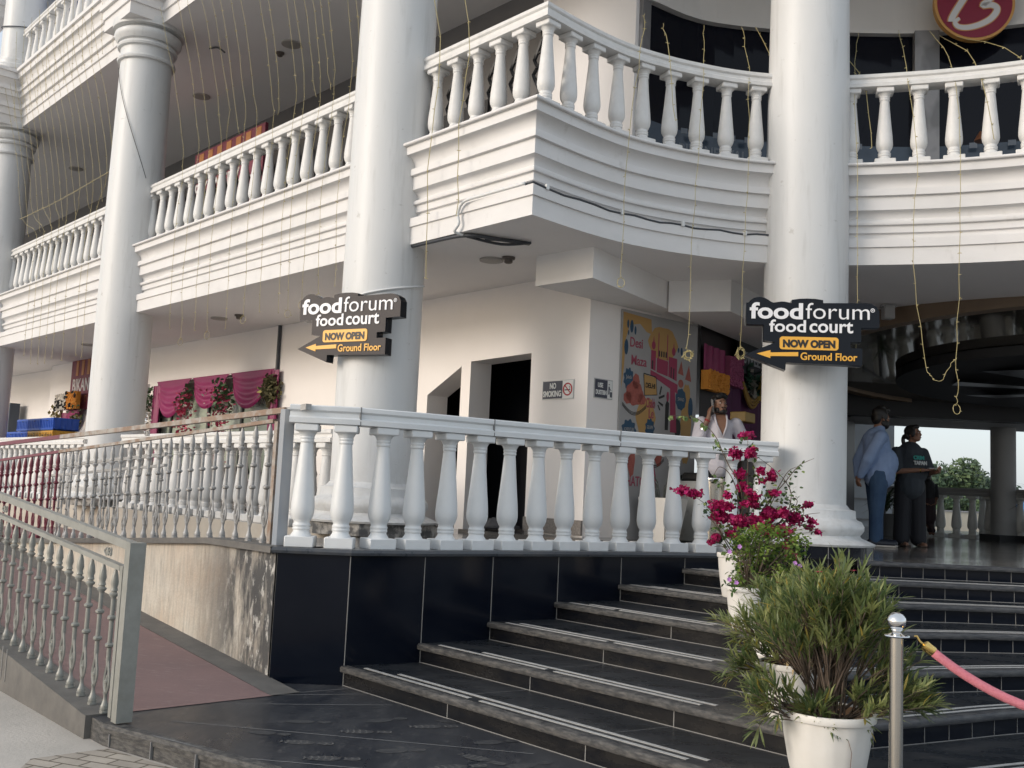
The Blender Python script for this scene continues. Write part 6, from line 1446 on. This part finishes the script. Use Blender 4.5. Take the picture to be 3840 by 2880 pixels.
# ---- visitor in dark clothes at the far edge
t = thing("person", "distant visitor in dark clothes standing with crossed ankles by the far balustrade", "person", Matrix.Translation((8.02, 19.4, H)))
DCL = mat("dark_top", (.012, .013, .016), .8)
b = MB(); at, M = head(b, (.0, 0, 1.10 + .02), R(150), 0, .80)
limb(b, (0, 0, .98), (0, 0, 1.05), .05, .045); limb(b, (0, 0, .70), (0, 0, .95), .10, .12)
limb(b, (.05, 0, .62), (.06, -.02, .32), .075, .05); limb(b, (.06, -.02, .32), (.04, 0, .06), .05, .03); limb(b, (-.05, 0, .62), (-.07, -.02, .34), .075, .05); limb(b, (-.07, -.02, .34), (.08, -.05, .06), .05, .03)
for s_ in (-1, 1): limb(b, (s_ * .14, 0, .95), (s_ * .17, .02, .75), .042, .036); limb(b, (s_ * .17, .02, .75), (s_ * .10, -.10, .62), .034, .024); fingers(b, (s_ * .10, -.10, .62), (-s_, -.3, -.2), (0, 0, -1), .8, .4)
remesh(b, "body", SKIND, t, .010, 1); hair_cap(t, at, M, .8, [(0, .025, .045, .086, .10, .09), (0, .06, -.02, .075, .05, .08), (0, -.04, .095, .066, .055, .034)])
b = MB(); limb(b, (0, 0, .62), (0, 0, .96), .125, .128); blob(b, (0, 0, .955), (.155, .09, .06))
for s_ in (-1, 1): limb(b, (s_ * .14, 0, .95), (s_ * .17, .02, .76), .052, .048)
remesh(b, "top", DCL, t, .012, 1)
b = MB(); limb(b, (0, 0, .66), (.0, 0, .36), .14, .15); limb(b, (.06, -.02, .36), (.04, 0, .12), .07, .055); limb(b, (-.04, -.02, .36), (.07, -.05, .12), .07, .055); remesh(b, "skirt", mat("dark_maroon_skirt", (.022, .010, .014), .8), t, .012, 1)
# ================================================================ STRINGS OF FAIRY LIGHTS, CABLES, CEILING FITTINGS
def strand(label, pts, group, seed, r=.0027, sub=5, name="light_string", loop=0):
    rs = random.Random(seed); P = spline([Vector(p) for p in pts], sub); o = P[0].copy()
    P = [p + Vector((rs.gauss(0, .006), rs.gauss(0, .006), 0)) for p in P]
    if loop:
        c = P[-1] - ZZ * .05
        P += [c + Vector((.035 * math.sin(a) * loop, .01 * math.cos(a), .05 * math.cos(a))) for a in [i * math.pi / 5 for i in range(1, 11)]]
    t = thing(name, label, "light string", Matrix.Translation(o), group); b = MB(); b.tube([p - o for p in P], r, 4); b.build("wire", LIGHTS, t)
    b = MB(); acc = 0
    for p, q in zip(P[:-1], P[1:]):
        L = (q - p).length; acc += L
        while acc > .16:
            acc -= .16; c = q - o; d = Vector((rs.gauss(0, 1), rs.gauss(0, 1), rs.gauss(0, .3))).normalized(); b.tube([c, c + d * .022], .0036, 4)
    b.build("bulbs", LIGHTS, t); return t
KU = [(13.99, .80), (13.46, .77), (13.17, .76), (12.8, .70), (12.52, .72), (12.32, .70), (12.06, .66), (11.8, .7), (11.36, .66), (11.17, .62), (10.78, .60), (10.58, .62), (10.38, .60), (10.22, .56), (10.06, .55), (9.9, .56), (9.53, .5), (9.37, .5)]
LOWU = [(13.87, 3.58), (13.48, 3.40), (13.05, 3.48), (12.67, 3.43), (12.13, 3.42), (11.66, 3.54), (11.27, 3.55), (10.8, 3.49), (10.59, 3.51), (10.24, 3.58), (9.92, 3.63), (9.58, 3.67)]
G1 = "light strings between the left column and the arrow sign column"
for i, (k_, du) in enumerate(KU):
    lo = min(LOWU, key=lambda q: abs(q[0] - k_)); own = min(KU, key=lambda q: abs(q[0] - lo[0]))[0] == k_
    pts = [uw(k_ + du, 5.80, 8.62), uw(k_ + du * .45, 5.9, 7.5), uw(k_, 5.95, 6.45)]
    if own: pts += [uw((k_ + lo[0]) / 2, 5.99, 5.98), uw(lo[0], 5.93, 5.1), uw(lo[0], 5.93, 4.4), uw(lo[0], 5.96, lo[1])]
    else: pts += [uw((k_ + lo[0]) / 2, 5.99, 6.06)]
    strand("thin string of unlit fairy lights draped over the long first floor railing", pts, G1, 50 + i, .0028, 3, loop=(1 if (own and i % 2) else 0))
G2 = "light strings between the two left columns"
L2 = [(20.36, 3.63), (19.96, 3.45), (19.54, 3.42), (19.14, 3.41), (18.77, 3.47), (18.26, 3.4), (17.59, 3.45), (17.29, 3.39)]
for i in range(16):
    k_ = 21.3 - i * .32; du = .85; lo = L2[i // 2]
    pts = [uw(k_ + du, 5.62, 9.3), uw(k_ + du, 5.80, 8.62), uw(k_ + du * .45, 5.9, 7.5), uw(k_, 5.95, 6.45)]
    if i % 2 == 0: pts += [uw(lo[0], 5.99, 5.98), uw(lo[0], 5.93, 5.1), uw(lo[0], 5.96, lo[1])]
    else: pts += [uw(k_ - .1, 5.99, 6.02)]
    strand("thin string of unlit fairy lights in the curtain between the two left columns", pts, G2, 90 + i, .0032, 3)
for i in range(12):
    k_ = 22.0 - i * .48
    strand("fine light string hanging down the top cornice", [uw(k_ + .3, 5.78, 10.6), uw(k_ + .15, 5.79, 9.6), uw(k_, 5.82, 8.6)], "light strings over the top cornice", 130 + i, .003, 3)
strand("light string running along the tops of the hanging strings at left", [uw(21.4, 5.94, 6.45), uw(19, 5.94, 6.42), uw(16.3, 5.94, 6.47)], None, 150, .005, 4)
c1_ = uw(UC[1], 6.05)
def wrap(label, cx, cy, r, z0, z1, a0, a1, seed, col=CABLE, rr=.006):
    t = thing("cable", label, "cable", Matrix.Translation((cx, cy, z0))); b = MB()
    b.tube([(r * math.cos(a0 + (a1 - a0) * i / 16), r * math.sin(a0 + (a1 - a0) * i / 16), (z1 - z0) * i / 16) for i in range(17)], rr, 5); b.build("wire", col, t)
wrap("thin dark wire slanting down the left ringed column", c1_.x, c1_.y, .418, 7.9, 6.1, R(215), R(310), 1, CABLE, .005)
wrap("thin wire branching on the far left column", c0.x, c0.y, .428, 7.5, 4.2, R(230), R(300), 2, CABLE, .006)
wrap("white conduit clipped round the column above the angled arrow sign", c2.x, c2.y, .435, 3.42, 3.60, R(250), R(355), 3, CABLEW, .013)
# right hand strings over the curved balcony
RG = "light strings in front of the curved entrance"
RST = [("light string ending in a big loop under the projecting corner", [(1.30, 10.9, 6.9), (1.15, 9.75, 6.08), (1.02, 9.42, 5.0), (.98, 9.40, 3.9), (.98, 9.40, 3.55)], 1),
       ("light string ending in a tangled knot before the mural", [(1.99, 11, 6.85), (1.85, 10.2, 6.08), (1.76, 9.85, 5.0), (1.72, 9.8, 4.0), (1.70, 9.78, 2.95)], 2),
       ("light string ending in a knot just left of the black arrow sign", [(2.42, 11, 6.85), (2.36, 10.35, 6.08), (2.30, 10.0, 5.0), (2.27, 9.97, 4.0), (2.25, 9.95, 3.02)], 2),
       ("light string hanging just right of the thick column by the flowers", [(3.75, 11, 6.85), (3.5, 10.4, 6.1), (3.42, 10.05, 5.0), (3.40, 9.95, 4.0), (3.38, 9.9, 2.98)], 2),
       ("straight light string at right ending in a small loop", [(4.55, 11, 6.9), (4.42, 10.1, 6.08), (4.33, 9.72, 5.0), (4.29, 9.65, 4.0), (4.26, 9.65, 2.95), (4.27, 9.66, 2.72), (4.26, 9.65, 2.52)], 1)]
for i, (l, p, lp) in enumerate(RST):
    t = strand(l, p, RG, 170 + i,   .0036, 5, loop=1 if lp == 1 else 0)
    if lp == 2:
        b = MB(); rs = random.Random(i); o = Vector(p[-1]) - Vector(p[0])
        for k_ in range(4):
            q1, q2 = rs.uniform(.6, 1.1), rs.uniform(.6, 1.1); cx_, cz_ = rs.gauss(0, .008), rs.gauss(0, .008); b.tube([o + Vector((cx_ + .04 * q1 * math.cos(a), rs.uniform(-.015, .015), -.055 + cz_ + .05 * q2 * math.sin(a))) for a in [j * math.pi / 7 for j in range(14)]], .0048, 4, closed=True)
        for k_ in range(10): a = rs.uniform(0, 6.28); q1 = rs.uniform(1.2, 1.8); b.tube([o + Vector((.038 * math.cos(a), 0, -.055 + .05 * math.sin(a))), o + Vector((.038 * q1 * math.cos(a + .3), -.01, -.055 + .05 * q1 * math.sin(a + .3)))], .0035, 4)
        b.build("knot", LIGHTS, t)
strand("light string looping in a wide U to the knotted straight one at right", [(4.2, 11, 6.9), (3.98, 10.2, 6.1), (3.93, 9.8, 5.0), (3.86, 9.7, 3.9), (3.98, 9.7, 2.95), (4.03, 9.68, 2.78), (4.12, 9.67, 2.74), (4.18, 9.66, 2.86), (4.26, 9.65, 2.97)], RG, 180,   .0036, 5)
for i, (x0, x1, y) in enumerate(((1.55, 1.42, 9.9), (2.62, 2.66, 10.4), (2.9, 2.95, 10.42), (3.30, 3.55, 10.4), (4.75, 4.62, 10.0), (4.95, 5.0, 9.85))):
    strand("short light string hanging between shopfront and curved railing", [(x0, 11.2, 6.95), (x1, y, 6.1), (x1 + .06, y - .25, 5.2)], "short light strings behind the curved railing", 190 + i, .004, 4)
for i, (a, z) in enumerate(((7.9, 3.55), (7.45, 4.1))):
    strand(("light string dangling below the fascia right of the angled arrow sign", "light string tangled at the fascia end near the projecting corner")[i], [uw(a + .5, 5.8, 7.9), uw(a + .05, 6.0, 6.08), uw(a, 5.92, 5.0), uw(a, 5.95, z)], None, 210 + i, .0048, 4)

# black cable clipped along the curved fascia, white conduit and loose cables
t = thing("cable", "black cable in white clips along the curved fascia", "cable"); fp = [Vector((p[0], p[1], 0)) for p in ARCP]; op = offset_path([Vector((*FRONT[0], 0))] + fp, -.022)[1:]
b = MB(); pts = [Vector((p.x, p.y, 4.27 - .02 * math.sin(i * .9) ** 2)) for i, p in enumerate(op) if p.x < 2.75]; b.tube([uw(6.62, 6.05, 4.275)] + pts, .011, 6); b.build("wire", CABLE, t, True)
b = MB()
for p in pts[1::5]: b.box((p.x, p.y - .012, p.z + .01), (.03, .03, .05), rz=.5)
b.build("clips", CABLEW, t)
t = thing("cable", "white conduit bending over the fascia edge near the angled arrow sign", "cable"); b = MB()
b.tube(spline([uw(6.6, 6.03, 4.275), uw(7.1, 6.02, 4.27), uw(7.42, 6.0, 4.25), uw(7.52, 6.01, 4.15), uw(7.50, 6.01, 4.05), uw(7.56, 6.02, 3.975), uw(7.5, 6.2, 3.955)], 6), .016, 6); b.build("conduit", CABLEW, t, True)
t = thing("cable", "bundle of dark cables along the soffit edge beside the arrow sign column", "cable"); b = MB()
b.tube(spline([uw(8.6, 6.1, 3.97), uw(8.0, 6.09, 3.965), uw(7.5, 6.12, 3.955), uw(7.35, 6.4, 3.95), uw(7.28, 6.75, 3.965)], 5), .020, 6); b.tube(spline([uw(7.5, 6.12, 3.945), uw(7.42, 6.5, 3.93), uw(7.2, 6.7, 3.95)], 5), .014, 6); b.tube([uw(7.44, 6.3, 3.94), uw(7.2, 6.55, 3.935)], .010, 5); b.build("wires", CABLE, t, True)
# round ceiling fittings and detectors
DISC = mat("ceiling_disc", (.34, .32, .30), .6); DET = mat("detector_brown", (.10, .085, .075), .5)
def disc(label, a, w_, z, r=.13, cat="ceiling light", mt=DISC):
    t = thing("ceiling_light", label, cat, Matrix.Translation(uw(a, w_, z - .012))); b = MB(); b.lathe([(r * .9, -.012), (r, -.008), (r, .012)], 28); b.build("plate", mt, t, 40)
def detector(label, a, w_, z):
    t = thing("smoke_detector", label, "detector", Matrix.Translation(uw(a, w_, z))); b = MB(); b.lathe([(.03, -.07), (.045, -.06), (.045, -.03), (.07, -.025), (.07, -.001)], 16); b.build("body", DET, t, 40)
disc("round ceiling light under the balcony right of the arrow sign column", 8.16, 7.02, 3.98); detector("small detector right beside the round ceiling light", 7.93, 7.06, 3.98)
detector("small dark detector on the lower ceiling above the drapes", 14.12, 7.14, 3.98); disc("round ceiling light on the lower ceiling above the drapes", 14.7, 7.1, 3.98)
disc("round ceiling light on the lower ceiling left of the ringed column", 20.2, 7.07, 3.98); disc("round ceiling light on the lower ceiling behind the angled arrow sign", 10.6, 7.1, 3.98)
disc("round ceiling light on the upper ceiling nearer the thick column", 14.41, 7.85, 8.62, .16); detector("small detector on the upper ceiling", 14.86, 7.9, 8.62)
disc("round ceiling light on the upper ceiling nearer the ringed column", 17.73, 7.87, 8.62, .16); disc("round ceiling light on the upper ceiling at far left", 24.4, 7.89, 8.62, .16)
t = thing("cable", "short loose wire poking out of the upper ceiling by the ringed column", "cable"); b = MB(); b.tube(spline([uw(15.6, 7.0, 8.61), uw(15.4, 7.05, 8.58), uw(15.2, 7.08, 8.45)], 4), .016, 5); b.build("wire", CABLE, t)
t = thing("cable", "bent wire on the upper ceiling between thick column and corner", "cable"); b = MB(); b.tube([uw(8.9, 8.2, 8.6), uw(8.5, 7.9, 8.57), uw(7.9, 8.2, 8.59)], .014, 5); b.build("wire", CABLE, t)
t = thing("speaker_box", "small pale box fixed on the dark porch ceiling", "speaker", Matrix.Translation((4.55, 12.2, 3.95))); b = MB(); b.box((0, 0, -.08), (.13, .13, .16), bev=.01); b.box((0, .0, -.0), (.17, .10, .03)); b.build("body", mat("dim_white_box", (.30, .30, .30), .6), t)
for i, (x, y, z) in enumerate(((2.2, 13.2, 6.75), (5.6, 12.75, 6.0))): 
    t = thing("pendant_lamp", ("copper shaded lamp glowing behind the upper glass, left", "small warm lamp glowing behind the upper glass, right")[i], "lamp", Matrix.Translation((x - .05, y - .85, z))); b = MB(); b.lathe([(.012, .10), (.06, .02), (.075, -.02), (.07, -.025)], 16); b.build("shade", mat("copper_shade", (.35, .15, .08), .3, metal=.8), t, 40)
    b = MB(); b.lathe([(.03, -.02), (.03, .0)], 12); b.build("bulb", mat("lamp_glow", (1, .8, .5), .5, emit=(1, .75, .45), estr=2.5), t)

# ================================================================ BEYOND THE PORCH
def tree(label, x, y, z0, h, rad, seed, n, sz):
    rs = random.Random(seed); t = thing("tree", label, "tree", Matrix.Translation((x, y, -.13)))
    b = MB(); b.tube([(0, 0, 0), (.1, 0, h * .3), (.2, .1, h * .55)], [.28, .2, .12], 8)
    lob = []
    for i in range(16):
        a = i * 2.4; q = math.sqrt((i + .5) / 16); lob.append((Vector((rad * q * math.cos(a), rad * .8 * q * math.sin(a), z0 + (h - z0) * rs.uniform(.15, .78) * (1 - .35 * q * q) + .5)), rad * rs.uniform(.22, .36)))
    for c, r in lob[:10]: b.tube([(.15, .05, h * .42), Vector((.1, 0, h * .5)).lerp(c, .6), c], [.10, .06, .03], 5)
    b.build("trunk", mat("bark", (.08, .065, .05), .9), t, True); b = MB()
    for c, r in lob:
        m0 = rs.choices([0, 1, 2], [.5, .25, .25])[0]
        for _ in range(n // 16):
            p = c + rdir(rs) * r * rs.random() ** .4; a = rdir(rs); q = a.orthogonal().normalized(); s_1 = sz * rs.uniform(.6, 1.3)
            b.add([p - a * s_1, p + q * s_1 * .55, p + a * s_1, p - q * s_1 * .55], [(0, 1, 2, 3)], m0 if rs.random() < .7 else rs.randint(0, 2))
    b.build("crown", [mat("tree_leaf", (.060, .10, .045), .6), mat("tree_leaf_dark", (.03, .06, .03), .6), mat("tree_leaf_light", (.10, .145, .06), .6)], t, fixn=False)
tree("broad dark tree nearest the porch, filling the left of the opening", 23.9, 58, .5, 4.9, 3.7, 1, 11000, .17)
tree("rounded tree right behind the slim grey column", 27.6, 60, .3, 3.2, 3.2, 2, 8000, .17)
tree("lower bushy tree between the other two", 27.2, 64, .2, 4.5, 3.2, 3, 7000, .17)
t = thing("boundary_wall", "low cream block wall beyond the far balustrade", "wall", Matrix.Translation((24, 46, -.13))); b = MB(); b.box((0, 0, .8), (40, .3, 1.6)); b.box((0, 0, 1.63), (40, .4, .06), 1); b.build("blocks", [mat("cream_block", (.50, .46, .37), .8, noise_col=(.42, .38, .31), nscale=1.5, namt=.6), FARC], t)
t = thing("shed", "building with a bright blue ribbed metal roof beyond the porch", "building", Matrix.Translation((26.7, 42, -.13))); b = MB(); b.box((0, 0, .9), (8.6, 6, 1.8)); b.build("walls", mat("shed_pale_blue", (.35, .45, .55), .7), t)
b = MB(); BLR = mat("blue_metal_roof", (.06, .22, .55), .5)
for i in range(44): b.box((-4.4 + i * .2, -.2, 2.12), (.1, 6.6, .72)); b.box((-4.3 + i * .2, -.2, 2.1), (.1, 6.5, .68))
b.build("roof", BLR, t)
t = thing("pole", "thin pale pole standing between the tree and the slim column", "pole", Matrix.Translation((21.6, 44, -.13))); b = MB(); b.lathe([(.05, 0), (.035, 4.3)], 8); b.build("shaft", FARC, t)
t = thing("neighbour_building", "pale weathered building glimpsed between the two standing visitors", "building", Matrix.Translation((8.25, 29.5, -.13))); b = MB(); b.box((0, 0, 4), (4.4, 4, 8)); b.build("walls", mat("pale_blue_wall", (.50, .55, .60), .7, noise_col=(.40, .42, .44), nscale=1.0, namt=.8), t)
b = MB()
for i in range(4): b.box((0, -2.02, 1.3 + i * .55), (4.5, .08, .05))
b.build("string_course", FARC, t); b = MB(); b.box((.3, -2.03, 4.1), (1.2, .06, .9)); b.build("window", mat("brown_window", (.30, .25, .19), .5), t)
t = thing("stair_railing", "dark metal stair rails behind the visitors", "railing"); b = MB(); b.tube([(6.8, 19.3, 1.95), (8.2, 20.6, 2.05)], .03, 6); b.tube([(6.8, 19.3, 2.3), (8.0, 20.3, 2.6)], .03, 6); b.tube([(7.3, 19.7, 1.0), (7.3, 19.7, 2.0)], .03, 6); b.build("bars", CABLE, t)
